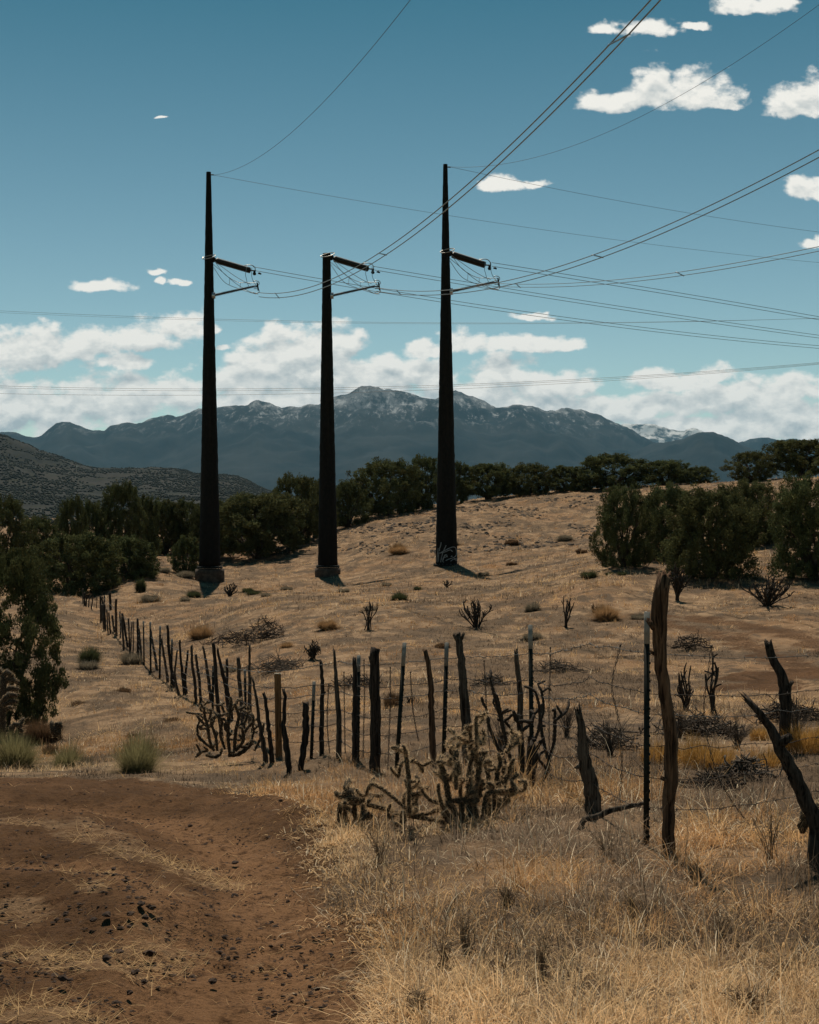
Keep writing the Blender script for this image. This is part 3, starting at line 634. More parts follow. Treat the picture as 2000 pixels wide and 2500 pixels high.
# ------------------------------------------------------------------ power poles
def pole(cx, top_y, base_y, wt, wb, D, k, org, foot, label, sy=1.0):
    """shaft between two photo rows; org is where the upper insulator leaves the shaft"""
    B = P(cx + 3, base_y, D); s = F / D; h = (base_y - top_y) / s
    root = thing('power_pole', B, label, 'power pole', 'three dark power poles')
    r = np.random.default_rng(int(cx)); n = 90
    lean = np.linspace(0, -3 / s, n)
    path = np.stack([lean, np.zeros(n), np.linspace(-0.4 if foot is None else 0.0, h, n)], 1)
    rad = np.linspace(wb / 2, wt / 2, n) / s
    rough = 1 + 0.055 * (r.random((n, 28)) - 0.5) + 0.03 * (r.random((n, 1)) - 0.5)
    v, q, t = tube(path, rad, 28, rough=rough); Buf().add(v, q, t).build('shaft', M['pole'], root)
    L = lambda px, py, dy=0.0: P(px, py, D) + np.array([0, dy, 0]) - B     # photo point near the pole -> local
    T = lambda a, b, dy=0.0: L(org[0] + a * k, org[1] + b * k, dy)
    px = 1.0 / s
    # base plate, anchor bolts and footing
    v, q, t = tube([(0, 0, 0.0), (0, 0, 0.09)], wb / 2 / s * 1.2, 28); v = np.asarray(v) - np.array([0, 0, 0.14]); Buf().add(v, q, t).build('base_plate', M['tpost'], root)
    for a in np.arange(20) / 20 * 2 * math.pi:
        c = np.array([math.cos(a), math.sin(a), 0]) * wb / 2 / s * 1.12
        v, q, t = tube([c + (0, 0, -0.32), c + (0, 0, 0.02)], 0.028, 6); Buf().add(v, q, t).build('anchor_bolt', M['cable'], root)
    if foot:
        fw, fh = foot
        n2 = 6; v, q, t = tube(np.stack([np.zeros(n2), np.zeros(n2), np.linspace(-fh / s - 0.7, -0.22, n2)], 1), fw / 2 / s, 32, rough=1 + 0.02 * (r.random((n2, 32)) - 0.5))
        Buf().add(v, q, t).build('footing', M['concrete'], root)
    # strain insulator string (two columns of discs) running away to the right
    a0, a1 = T(3, 1, 0.2), T(86, 18, 1.6); dirv = (a1 - a0) / np.linalg.norm(a1 - a0)
    ins = Buf(); 
    for off in (-0.16, 0.16):
        m = 61; tt = np.linspace(0, 1, m)[:, None]; path = a0 + (a1 - a0) * tt + np.array([0, off, 0])
        rr = np.where(np.arange(m) % 2 == 0, 0.15, 0.215); rr[:5] = 0.07; v, q, t = tube(path, rr, 14); ins.add(v, q, t)
    io = ins.build('strain_insulator', M['insul'], root)
    v, q, t = tube([T(-2, 0), T(4, 1, 0.2)], 0.2, 10); Buf().add(v, q, t).build('bracket', M['pole'], root)
    def ring(c, rx, ry, tilt, name, par, rad=0.035):
        a = np.linspace(0, 2 * math.pi, 33); pts = np.stack([np.cos(a) * rx, np.sin(a) * rx * 0.8, np.sin(a + tilt) * ry], 1) + c
        v, q, t = tube(pts, rad, 6, False); Buf().add(v, q, t).build(name, M['alu'], par, True)
    ring(T(-4, 0, -0.75), 16 * px * k, 7 * px * k, 0.5, 'corona_ring', io)
    arc = [T(66, 10, 1.3), T(80, 6, 1.4), T(91, 6, 1.5), T(98, 11, 1.6), T(98, 18, 1.6), T(88, 19, 1.6)]
    v, q, t = tube(smooth_path(arc, 26), 0.03, 6); Buf().add(v, q, t).build('arcing_horn', M['alu'], io, True)
    # yoke, clamps
    yk = Buf()
    for (p1, p2, w_) in (((86, 18), (100, 19), .05), ((97, 18), (97, 30), .09), ((93, 26), (101, 27), .07), ((106, 25), (114, 27), .06), ((110, 23), (110, 27), .04)):
        v, q, t = tube([T(*p1, 1.6), T(*p2, 1.6)], w_, 6); yk.add(v, q, t)
    yk.build('clamp', M['tpost'], root)
    # post insulator carrying the jumpers
    b0, b1 = T(4, 91, -0.3), T(104, 70, -0.5); m = 75; path = b0 + (b1 - b0) * np.linspace(0, 1, m)[:, None]
    rr = np.where(np.arange(m) % 2 == 0, 0.05, 0.12) * np.linspace(1.08, 0.85, m)
    po = Buf(); v, q, t = tube(path, rr, 12); po.add(v, q, t); pio = po.build('post_insulator', M['insul2'], root)
    v, q = box(-0.02, 0.19, -0.2, 0.2, -0.2, 0.2); Buf().add(np.asarray(v) + T(2.5, 91, -0.3) , q).build('bracket', M['galv'], root)
    ep = Buf(); v, q, t = tube([T(112, 61, -0.5), T(115, 80, -0.5)], 0.055, 6); ep.add(v, q, t); v, q, t = tube([T(103, 71, -0.5), T(114, 71, -0.5)], 0.05, 6); ep.add(v, q, t); ep.build('end_plate', M['tpost'], pio)
    for c_, sg in ((T(112, 62, -0.5), 1), (T(112, 81, -0.5), -1)):
        a = np.linspace(-0.6, math.pi + 0.9, 18); pts = np.stack([c_[0] - 0.10 + np.cos(a - math.pi / 2) * 0.24, c_[1] + np.sin(a) * 0.1 , c_[2] + sg * (np.sin(a - math.pi / 2) * 0.17)], 1)
        v, q, t = tube(pts, 0.026, 6); Buf().add(v, q, t).build('corona_ring', M['alu'], pio, True)
    # jumper loops
    for pts in ([(-10,5),(3,20),(22,48),(37,62),(60,72),(80,79),(102,86),(114,88)], [(5,4),(27,34),(46,49),(64,58),(80,60),(112,61)],
                [(5,5),(30,24),(58,44),(82,58),(96,64)], [(-4,8),(26,33),(60,62),(90,80),(108,88)],
                [(84,20),(82,38),(84,48),(87,60),(92,72)], [(97,21),(97,42),(101,55),(107,64),(111,70)]):
        dd = np.linspace(0, -0.4, len(pts)); path = smooth_path([T(a, b, d) for (a, b), d in zip(pts, dd)], 30)
        v, q, t = tube(path, 0.020, 5); Buf().add(v, q, t).build('jumper_cable', M['alu'], root, True)
    for p1, p2 in (((44, 48), (43, 64)), ((70, 59), (69, 74))):
        v, q, t = tube([T(*p1, -0.2), T(*p2, -0.2)], 0.016, 5); Buf().add(v, q, t).build('jumper_spacer', M['alu'], root)
    # shield-wire clamp at the very top of the tall poles
    if wt < 15:
        v, q, t = tube([T(0, 0) * 0 + np.array([lean[-1], 0, h - 0.18]), np.array([lean[-1] + 0.38, 0, h - 0.2])], 0.045, 6); Buf().add(v, q, t).build('shield_wire_clamp', M['tpost'], root)
    return root, T
p1, T1 = pole(509.5, 420, 1382, 11.5, 52, 95.0, 1.0, (518, 632), (71, 36), 'leftmost tall dark power pole, on a tall exposed concrete footing')
p2, T2 = pole(797.5, 619, 1380, 19, 48, 96.0, 1.06, (806, 627), (63, 26), 'middle power pole, shorter and flat-topped, on a half-buried footing')
p3, T3 = pole(1087.5, 401, 1376, 10.5, 54, 92.0, 1.06, (1096, 617), None, 'right tall dark power pole with pale graffiti near its base')
def graffiti(root, cx, base_y, D, wb):
    """the chalky scrawl on the front of the right pole; strokes follow the round shaft"""
    s = F / D; b = Buf(); R = wb / 2 / s
    Z = lambda zx, zy: (1020 + zx / 7.84, 1280 + zy / 7.84)
    strokes = [[(385,455),(375,560),(355,690),(350,715)],[(440,340),(430,410),(412,460),(410,510)],[(395,570),(388,640),(380,720)],[(535,395),(510,450),(485,505)],
      [(470,540),(450,620),(430,720)],[(385,550),(450,540),(520,520),(590,490),(630,490),(655,520)],[(440,535),(520,490),(600,450),(660,430),(705,435),(725,470),(735,560),(710,610),(650,640),(580,660),(525,690)],
      [(500,610),(535,575),(550,590),(540,615),(500,625),(480,640),(470,700),(490,720)],[(520,570),(495,610),(478,680)],[(655,610),(640,600),(625,620)],[(690,650),(740,660),(752,700)],[(620,700),(680,660),(735,690)],[(560,620),(548,600)]]
    for st in strokes:
        pts = []
        for zx, zy in smooth_path(st, 24):
            px, py = Z(zx, zy); x = (px - (cx + 2.5)) / s; x = max(-0.93 * R, min(0.93 * R, x)); z = (base_y - py) / s
            rr = (R - z * 0.0125) * 1.035; pts.append((x, -math.sqrt(max(rr * rr - x * x, 0.0)), z))
        v, q, t = tube(np.array(pts), 0.028, 5, flat=0.6); b.add(v, q, t)
    b.build('graffiti', M['paint'], root)
graffiti(p3, 1087.5, 1376, 92.0, 54)

# ------------------------------------------------------------------ overhead wires
def wire_path(start, pts, dirxy, ext=1.0, n=120):
    """plan-straight wire from a 3-D start along dirxy; heights fitted (parabola) through photo points"""
    d = np.array(dirxy, float); d /= np.linalg.norm(d); S, Zs = [0.0], [start[2]]
    for px, py in pts:
        k = (px - CX) / F      # x = k*y
        s = (k * start[1] - start[0]) / (d[0] - k * d[1]); D = start[1] + s * d[1]
        S.append(s); Zs.append(EYE - (py - CY) / F * D)
    S, Zs = np.array(S), np.array(Zs); wgt = np.ones(len(S)); wgt[0] = 5
    deg = 2 if len(S) > 2 else 1
    co = np.polyfit(S, Zs, deg, w=wgt)
    s = np.linspace(0, S[-1] * ext, n)
    return np.stack([start[0] + s * d[0], start[1] + s * d[1], np.polyval(co, s) + (start[2] - np.polyval(co, 0)) * np.exp(-s / 4)], 1)
def bundle(name, label, path, sep, rad, m, cat='power line', group=None, spacers=0):
    root = thing(name, path[0], label, cat, group); o = path[0]
    for dz in ((0.0, -sep) if sep else (0.0,)):
        v, q, t = tube(path - o + np.array([0, 0, dz]), rad, 6); Buf().add(v, q, t).build('cable', m, root, True)
    if spacers:
        for i in np.linspace(8, len(path) - 6, spacers).astype(int):
            b = Buf(); c = path[i] - o; v, q, t = tube([c + (0, 0, 0.03), path[min(i + 2, len(path) - 1)] - o + (0, 0, -sep - 0.03)], 0.03, 6); b.add(v, q, t); b.build('spacer', M['galv'], root)
    return root
g1 = 'paired conductors leaving the poles to the right'; g2 = 'paired conductors sweeping overhead to the upper right'
far = (0.86, 0.5)
bundle('conductor_bundle', 'pair of cables from the leftmost pole running right, passing behind the other poles', wire_path(P(618, 651, 96.6), [(800,681),(980,714),(1300,764),(1700,814),(2000,844)], far, 1.35), 0.26, 0.019, M['cable'], group=g1)
bundle('conductor_bundle', 'pair of cables from the short middle pole running right, between the other two pairs', wire_path(P(912, 650, 97.6), [(1090,678),(1290,712),(1600,762),(2000,818)], far, 1.35), 0.26, 0.019, M['cable'], group=g1)
bundle('conductor_bundle', 'topmost pair of cables running right, from the pole with graffiti', wire_path(P(1202, 641, 93.6), [(1400,672),(1700,722),(2000,773)], far, 1.35), 0.26, 0.019, M['cable'], group=g1)
near = (0.32, -1.0)
bundle('conductor_bundle', 'pair of cables from the leftmost pole sweeping steeply up to the top of the sky', wire_path(P(632, 714, 94.5), [(700,717),(780,697),(870,652),(1090,490),(1300,292),(1450,150),(1598,0)], (0.31, -1.0), 1.45), 0.30, 0.024, M['alu'], group=g2, spacers=4)
bundle('conductor_bundle', 'pair of cables from the middle pole curving up past the right pole', wire_path(P(920, 702, 95.5), [(1000,708),(1100,704),(1215,692),(1400,640),(1600,566),(1800,470),(2000,362)], (0.33, -1.0), 1.3), 0.26, 0.022, M['alu'], group=g2, spacers=3)
bundle('conductor_bundle', 'flattest overhead pair of cables, from the graffitied pole to the right edge', wire_path(P(1215, 692, 91.5), [(1300,690),(1500,682),(1700,662),(1850,634),(2000,598)], (0.34, -1.0), 1.3), 0.2, 0.016, M['alu'], group=g2, spacers=3)
g3 = 'thin shield wires from the pole tops'
bundle('shield_wire', 'thin wire from the top of the leftmost pole curving up to the sky top', wire_path(P(521, 427, 94.8), [(560,420),(640,376),(760,280),(860,175),(1000,0)], (0.30, -1.0), 1.5), 0, 0.011, M['cable'], group=g3)
bundle('shield_wire', 'thin wire from the top of the leftmost pole running right behind the right pole', wire_path(P(521, 427, 95.2), [(800,476),(1100,528),(1500,584),(2000,641)], far, 1.35), 0, 0.012, M['cable'], group=g3)
bundle('shield_wire', 'thin wire from the top of the right pole rising to the upper right corner', wire_path(P(1099, 407, 91.8), [(1300,386),(1480,326),(1650,238),(1800,146),(2000,14)], (0.36, -1.0), 1.3), 0, 0.010, M['cable'], group=g3)
bundle('shield_wire', 'thin wire from the top of the right pole running right across a small cloud', wire_path(P(1099, 407, 92.3), [(1300,446),(1600,508),(2000,566)], far, 1.35), 0, 0.012, M['cable'], group=g3)
def level(label, pts, D, rad):
    pts = np.array(pts, float); x = np.linspace(pts[0, 0], pts[-1, 0], 90); co = np.polyfit(pts[:, 0], pts[:, 1], 2)
    y = np.polyval(co, x); path = np.stack([P(a, b, D + (a - 1000) * -0.01) for a, b in zip(x, y)])
    bundle('background_wire', label, path, 0, rad, M['cable'], group='level wires of another line behind the poles')
level('single thin level wire crossing the sky above the left cloud bank', [(-400,742),(0,750),(500,777),(1000,791),(1500,789),(2000,777),(2400,760)], 125, 0.013)
level('faint partner just under the uppermost level wire', [(-400,746),(0,755),(500,781),(1000,793),(1500,790),(2000,777),(2400,758)], 126, 0.010)
level('upper of three level wires just over the mountain tops', [(-400,930),(0,936),(500,948),(1000,945),(1500,923),(2000,885),(2300,855)], 120, 0.013)
level('middle of three level wires just over the mountain tops', [(-400,934),(0,941),(500,953),(1000,949),(1500,926),(2000,887),(2300,857)], 121, 0.012)
level('lowest of three level wires just over the mountain tops', [(-400,950),(0,957),(500,964),(1000,956),(1500,929),(2000,889),(2300,858)], 122, 0.012)
# ------------------------------------------------------------------ the stick fence
FG = 'crooked wooden sticks of the old fence'
TG = 'steel posts along the fence'
def stick(label, pts, w, m='oldwood', jag=0.10, D=None, knobs=(), name='fence_post', group=FG, seed=None):
    """crooked stick: photo points from top to base, width in photo pixels at each point; a mesh of its own with origin at its base"""
    r = np.random.default_rng(seed if seed is not None else int(pts[0][0] * 7 + pts[0][1]))
    bx, by = pts[-1]
    B = G(bx, by) if D is None else None
    if B is None: B = np.array([(bx - CX) / F * D, D, Hs((bx - CX) / F * D, D)])
    D = B[1]; s = F / D
    w = np.broadcast_to(np.asarray(w, float), (len(pts),)) if np.ndim(w) == 0 or len(w) == len(pts) else np.interp(np.linspace(0, 1, len(pts)), np.linspace(0, 1, len(w)), w)
    P3 = [P(x, y, D) - B for x, y in pts[::-1]]; P3[0][2] = -0.22
    P3 = np.array(P3); P3[:, 1] += np.linspace(0, r.uniform(-.1, .06), len(P3)) * (1 if len(P3) else 0)
    n = 26 if s > 60 else 12; sides = 12 if s > 120 else (8 if s > 60 else 6)
    path = smooth_path(P3, n); path[1:, 0] += r.normal(0, 0.004, n - 1) + 0.006 * np.sin(np.linspace(0, 9, n - 1) + r.uniform(0, 6)) ; path[1:, 1] += r.normal(0, 0.004, n - 1)
    tt = np.linspace(0, 1, n); rad = np.interp(tt, np.linspace(0, 1, len(w)), w[::-1]) / 2 / s
    base_rough = 1 + 0.16 * (r.random((1, sides)) - 0.5)
    ro = base_rough * (1 + 0.20 * (fbm(np.arange(n)[:, None] * 0.55 + 0 * np.arange(sides), np.arange(sides)[None] * 1.1 + 0 * np.arange(n)[:, None], 3, int(r.integers(99))) - 0.5)) * (1 + 0.07 * (r.random((n, sides)) - 0.5))
    b = Buf(); v, q, t = tube(path, rad, sides, rough=ro, jag=jag, r=r); b.add(v, q, t)
    for (ti, dx, dz, kw) in knobs:       # stubs of broken branches
        c = path[int(ti * (n - 1))]; v, q, t = tube([c, c + np.array([dx * 0.6, -0.01, dz * 0.4]), c + np.array([dx, -0.02, dz])], np.array([kw * 1.2, kw, kw * 0.75]), 7, jag=0.03, r=r); b.add(v, q, t)
    o = b.build(name, M[m], smooth=True); o.location = B
    tag(o, label, 'fence post' if name == 'fence_post' else 'log', group)
    return o, B
def steel(label, top, base, white, w=None, D=None, group=TG):
    """T-section steel post with studs and a white-painted tip"""
    B = G(*base) if D is None else np.array([(base[0] - CX) / F * D, D, Hs((base[0] - CX) / F * D, D)])
    D = B[1]; s = F / D; root = thing('steel_post', B, label, 'fence post', group)
    T = P(top[0], top[1], D) - B; T[1] += 0.0
    w = (w / s if w else 0.036)
    def prof(t0, t1, wf=1.0):
        a, c = T * t0, T * t1; b = Buf()
        for (x0, x1, y0, y1) in ((-w / 2, w / 2, -0.004, 0.004), (-0.004, 0.004, 0.004, 0.04)):
            vv = [tuple(p + np.array([x * wf, y, 0])) for p in (a, c) for (x, y) in ((x0, y0), (x1, y0), (x1, y1), (x0, y1))]
            b.add(vv, [(0, 1, 5, 4), (1, 2, 6, 5), (2, 3, 7, 6), (3, 0, 4, 7), (3, 2, 1, 0), (4, 5, 6, 7)])
        return b
    f = 1 - (white / s) / T[2] if white else 1.0
    b = prof(-0.2 / T[2], f)
    for z in np.arange(0.06, T[2] * f - 0.03, 0.055):
        c = T * (z / T[2]); x0 = w / 2 - 0.004
        v, q = box(x0, x0 + 0.009, -0.010, 0.008, -0.007, 0.007); b.add(np.asarray(v) + c, q)
    b.build('shaft', M['tpost'], root)
    if white: prof(f, 1.0, 1.02).build('painted_tip', M['white'], root)
    return root, B
# right-hand end, nearest the camera
stick('tall thick crooked post with a jagged split top, beside a steel post', [(1613,1414),(1611,1440),(1606,1490),(1607,1560),(1613,1650),(1624,1740),(1635,1820),(1637,1920),(1635,2000),(1630,2092)], [32,41,31,29,31,33,32,30,31,33], 'brownwood', 0.06, knobs=((0.86,-0.06,0.05,0.02),(0.78,-0.05,0.02,0.012),(0.38,-0.05,0.02,0.014)))
steel('black steel post with a white tip, touching the tall thick crooked post', (1580,1494), (1578,2066), 78, 13.5)
stick('short leaning stump with a pointed slanting top, left of the near steel post', [(1409,1742),(1416,1765),(1424,1815),(1432,1870),(1444,1930),(1452,1985)], [15,24,33,37,42,46], 'oldwood', 0.10, knobs=((0.62,-0.05,0.0,0.02),))
stick('upright forked log near the right edge, standing behind the leaning black log', [(1872,1570),(1888,1612),(1908,1650),(1917,1705),(1915,1775),(1917,1840)], [18,22,30,27,28,26], 'darkwood', 0.06, knobs=((0.66,0.06,0.06,0.028),))
stick('black log leaning away to the left at the right edge of the photo', [(1832,1722),(1868,1764),(1900,1817),(1933,1890),(1966,1959),(1990,2020),(2006,2122)], [14,26,34,38,40,44,46], 'darkwood', 0.14, knobs=((0.80,0.05,0.03,0.03),(0.62,-0.04,0.02,0.015)))
stick('fallen dead branch lying in the grass against the near steel post', [(1566,1957),(1530,1966),(1490,1976),(1455,1992),(1420,2008),(1396,2026)], [9,13,15,14,12,9], 'oldwood', 0.04, name='fallen_branch', group=None)
# middle run
steel('black steel post with a white tip, rising from the dark bare cholla', (1295,1526), (1299,1908), 58, 10.5)
stick('fat dark stump hugging the foot of the steel post in the bare cholla', [(1300,1822),(1297,1860),(1294,1900),(1291,1938)], [20,23,25,24], 'darkwood', 0.05)
stick('grey post with a split wispy top, just left of the bare cholla', [(1261,1600),(1264,1650),(1270,1740),(1277,1872)], [11,14,16,17], 'oldwood', 0.12)
stick('grey post with a two-pronged forked top, behind the spiny cholla', [(1118,1552),(1124,1600),(1133,1690),(1139,1760),(1142,1862)], [17,19,24,25,24], 'oldwood', 0.05, knobs=((0.98,-0.055,0.07,0.022),(0.97,0.05,0.09,0.02)))
steel('slim steel post with a pale tip, left of the two-pronged grey post', (1091,1569), (1083,1858), 57, 10)
stick('smooth brown post leaning slightly left, between two steel posts', [(1039,1590),(1049,1650),(1055,1760),(1060,1880)], [11,14,16,19], 'brownwood', 0.03)
steel('leaning steel post with a pale tip, left of the smooth brown post', (988,1569), (967,1892), 57, 10)
stick('thickest straight post in the fence, flat topped, its side split off', [(915,1583),(915,1660),(918,1730),(916,1800),(917,1886)], [22,25,26,25,32], 'darkwood', 0.02, knobs=((0.88,-0.05,0.10,0.022),))
steel('thin steel post half hidden by a stick, left of the thickest straight post', (876,1600), (873,1858), 40, 9)
stick('narrow dark stick standing against a thin steel post', [(867,1612),(866,1690),(868,1780),(868,1864)], [9,13,15,14], 'darkwood', 0.05)
stick('thin stick with a narrow pointed tip, just left of the narrow dark stick', [(816,1594),(820,1640),(826,1730),(829,1850)], [6,12,14,15], 'oldwood', 0.08)
stick('dark stick with a stubby knob, right of the tilted pale-tipped steel post', [(785,1618),(786,1660),(788,1700),(783,1846)], [8,11,13,11], 'darkwood', 0.06, knobs=((0.72,0.03,0.02,0.012),))
steel('thin steel post with a long pale tip, tilted beside the slanting dark stick', (767,1664), (760,1852), 46, 8)
stick('thick short dark stick slanting right, right-hand leg of the V by the plank', [(743,1722),(745,1760),(747,1800),(738,1840),(728,1884)], [15,16,16,13,9], 'darkwood', 0.04)
stick('bent dark stick, left-hand leg of the V next to the plank', [(696,1690),(695,1730),(692,1777),(702,1830),(711,1888)], [8,10,16,15,10], 'darkwood', 0.06)
def plank():
    B = G(681, 1848); s = F / B[1]; root = thing('sawn_plank', B, 'orange-brown sawn plank standing among the grey sticks, with a pale top', 'plank')
    h = (1848 - 1646) / s; w = 15.5 / s; lean = -3 / s
    b = Buf(); n = 12; zz = np.linspace(-0.2, h, n)
    for i in range(n - 1):
        x0, x1 = lean * max(zz[i], 0) / h, lean * max(zz[i + 1], 0) / h
        v = [(x0 - w/2, -.02, zz[i]), (x0 + w/2, -.02, zz[i]), (x0 + w/2, .02, zz[i]), (x0 - w/2, .02, zz[i]), (x1 - w/2, -.02, zz[i+1]), (x1 + w/2, -.02, zz[i+1]), (x1 + w/2, .02, zz[i+1]), (x1 - w/2, .02, zz[i+1])]
        b.add(v, [(0, 1, 5, 4), (1, 2, 6, 5), (2, 3, 7, 6), (3, 0, 4, 7)])
    b.build('board', M['plank'], root)
    v, q = box(lean - w * 0.51, lean + w * 0.51, -.021, .021, h, h + 0.012); Buf().add(v, q).build('cut_end', M['paleend'], root)
plank()
# run going back to the left
BACK = [
 ([(647,1698),(651,1730),(658,1780),(668,1862)], [8,10,12,13], 'darkwood', 'dark stick with a notched side, first one left of the sawn plank'),
 ([(617,1660),(625,1705),(634,1760),(655,1862)], [5,8,12,13], 'oldwood', 'slanting stick with a curled thin tip, second left of the sawn plank'),
 ([(581,1611),(583,1660),(590,1720),(596,1795)], [9,9,11,11], 'oldwood', 'straight even stick with a rounded top, in the clump left of the plank'),
 ([(610,1577),(609,1630),(611,1680),(608,1765)], [5,7,10,11], 'oldwood', 'tallest thin-tipped stick of the clump left of the plank'),
 ([(555,1611),(556,1660),(558,1722)], [6,6,6], 'darkwood', 'thin short stick behind the clump left of the plank'),
 ([(532,1585),(543,1640),(555,1685),(566,1760)], [5,9,13,15], 'darkwood', 'stick leaning left and thickening to its foot, over the dense left cholla'),
 ([(523,1573),(526,1620),(528,1670),(545,1808)], [8,9,9,9], 'darkwood', 'long stick topping the dense left cholla'),
 ([(497,1581),(504,1620),(511,1665),(517,1712)], [5,7,9,9], 'oldwood', 'stick slanting left, just behind the dense left cholla'),
 ([(480,1602),(484,1640),(488,1675),(492,1716)], [6,7,7,8], 'oldwood', 'short stick right of a taller straight one, behind the left cholla'),
 ([(468,1579),(471,1630),(476,1670),(481,1716)], [6,7,8,8], 'oldwood', 'tall straight stick, right of the Y-shaped pair'),
 ([(440,1566),(442,1611),(447,1650),(453,1696)], [5,6,9,13], 'darkwood', 'left and taller stick of the Y-shaped pair'),
 ([(459,1592),(456,1620),(453,1655),(455,1694)], [5,6,7,9], 'darkwood', 'right and shorter stick of the Y-shaped pair'),
 ([(434,1590),(428,1630),(430,1665),(441,1697)], [4,5,6,8], 'oldwood', 'bowed short stick left of the Y-shaped pair'),
 ([(410,1528),(413,1580),(418,1625),(428,1678)], [6,7,8,8], 'darkwood', 'tallest stick of the far half of the fence, sticking up above its neighbours'),
 ([(395,1562),(401,1600),(406,1635),(413,1666)], [5,6,7,8], 'oldwood', 'slanting stick left of the tallest far one'),
 ([(369,1543),(374,1580),(379,1605),(386,1638)], [4,6,7,7], 'oldwood', 'slanting stick with a dark twin wire post, second left of the tallest far one'),
 ([(340,1537),(343,1575),(346,1618)], [4,5,5], 'oldwood', 'thin slanting stick right of the solitary thick one'),
 ([(336,1513),(337,1550),(337,1599)], [5,7,7], 'darkwood', 'solitary thick upright stick between two thin ones in the far half'),
 ([(327,1519),(326,1555),(325,1596)], [2.5,3,3], 'oldwood', None), ([(322,1521),(320,1555),(318,1596)], [3,3.5,3.5], 'oldwood', None),
 ([(315,1510),(316,1555),(318,1597)], [4,4,4.5], 'darkwood', None), ([(300,1500),(306,1540),(314,1580)], [6,6,6], 'darkwood', None),
 ([(298,1507),(300,1550),(303,1588)], [5,5,5], 'oldwood', None), ([(293,1493),(294,1520),(294,1556)], [4,4,4], 'oldwood', None),
 ([(283,1464),(283,1510),(285,1552)], [6,6,6], 'brownwood', 'thick brown stick standing taller than the packed ones round it'),
 ([(274,1503),(277,1525),(281,1545)], [5,5,5], 'oldwood', None), ([(267,1498),(268,1520),(270,1547)], [4,4,4], 'darkwood', None),
 ([(262,1490),(263,1520),(264,1548)], [4,3,3], 'oldwood', None), ([(255,1477),(256,1510),(258,1541)], [5,5,5], 'darkwood', None),
 ([(250,1476),(252,1510),(256,1539)], [6,6,5], 'oldwood', None), ([(246,1456),(246,1485),(247,1519)], [5,5,5], 'darkwood', None),
 ([(269,1446),(269,1465),(271,1489)], [6,6,6], 'darkwood', 'thick dark stick at the corner where the far fence doubles back'),
 ([(255,1456),(254,1480),(254,1509)], [4,4,4], 'oldwood', None), ([(250,1458),(250,1480),(251,1512)], [3.5,4,4], 'darkwood', None),
 ([(236,1458),(236,1470),(235,1484)], [2,2,2.5], 'oldwood', None), ([(227,1456),(225,1470),(222,1488)], [2.5,3,3], 'darkwood', None),
 ([(220,1455),(217,1468),(215,1482)], [2.5,3,3], 'oldwood', None), ([(212,1457),(211,1466),(209,1479)], [3.5,4,4], 'darkwood', None),
 ([(206,1448),(206,1462),(207,1478)], [4,4,4], 'darkwood', None), ([(202,1438),(202,1455),(203,1473)], [3,3,3], 'oldwood', None)]
ORD = ['leftmost and farthest', 'second', 'third', 'fourth', 'fifth', 'sixth', 'seventh', 'eighth', 'ninth', 'tenth', 'eleventh', 'twelfth', 'thirteenth', 'fourteenth', 'fifteenth', 'sixteenth', 'seventeenth', 'eighteenth', 'nineteenth', 'twentieth', 'twenty-first', 'twenty-second', 'twenty-third', 'twenty-fourth']
order = sorted(range(len(BACK)), key=lambda i: BACK[i][0][-1][0]); rank = {i: k for k, i in enumerate(order)}
for i, (pts, w, m, lab) in enumerate(BACK):
    stick(lab or 'small stick in the crowded far end of the fence, %s from the left' % ORD[rank[i]], pts, w, m, 0.07)
steel('short steel post with a pale tip inside the clump left of the plank', (598,1634), (600,1765), 22, 6)
steel('steel post half hidden behind the long stick over the left cholla', (521,1626), (519,1735), 0, 6)
steel('thin steel post leaning on the tallest stick of the far half', (420,1560), (418,1676), 16, 5)
steel('thin steel post with a pale tip, left of the tallest far stick', (391,1528), (390,1656), 22, 5)
steel('thin steel post with a pale tip in front of a slanting far stick', (367,1518), (368,1642), 18, 4.5)
steel('farthest thin steel post with a pale tip, right of the solitary thick stick', (350,1516), (352,1624), 15, 3.5)

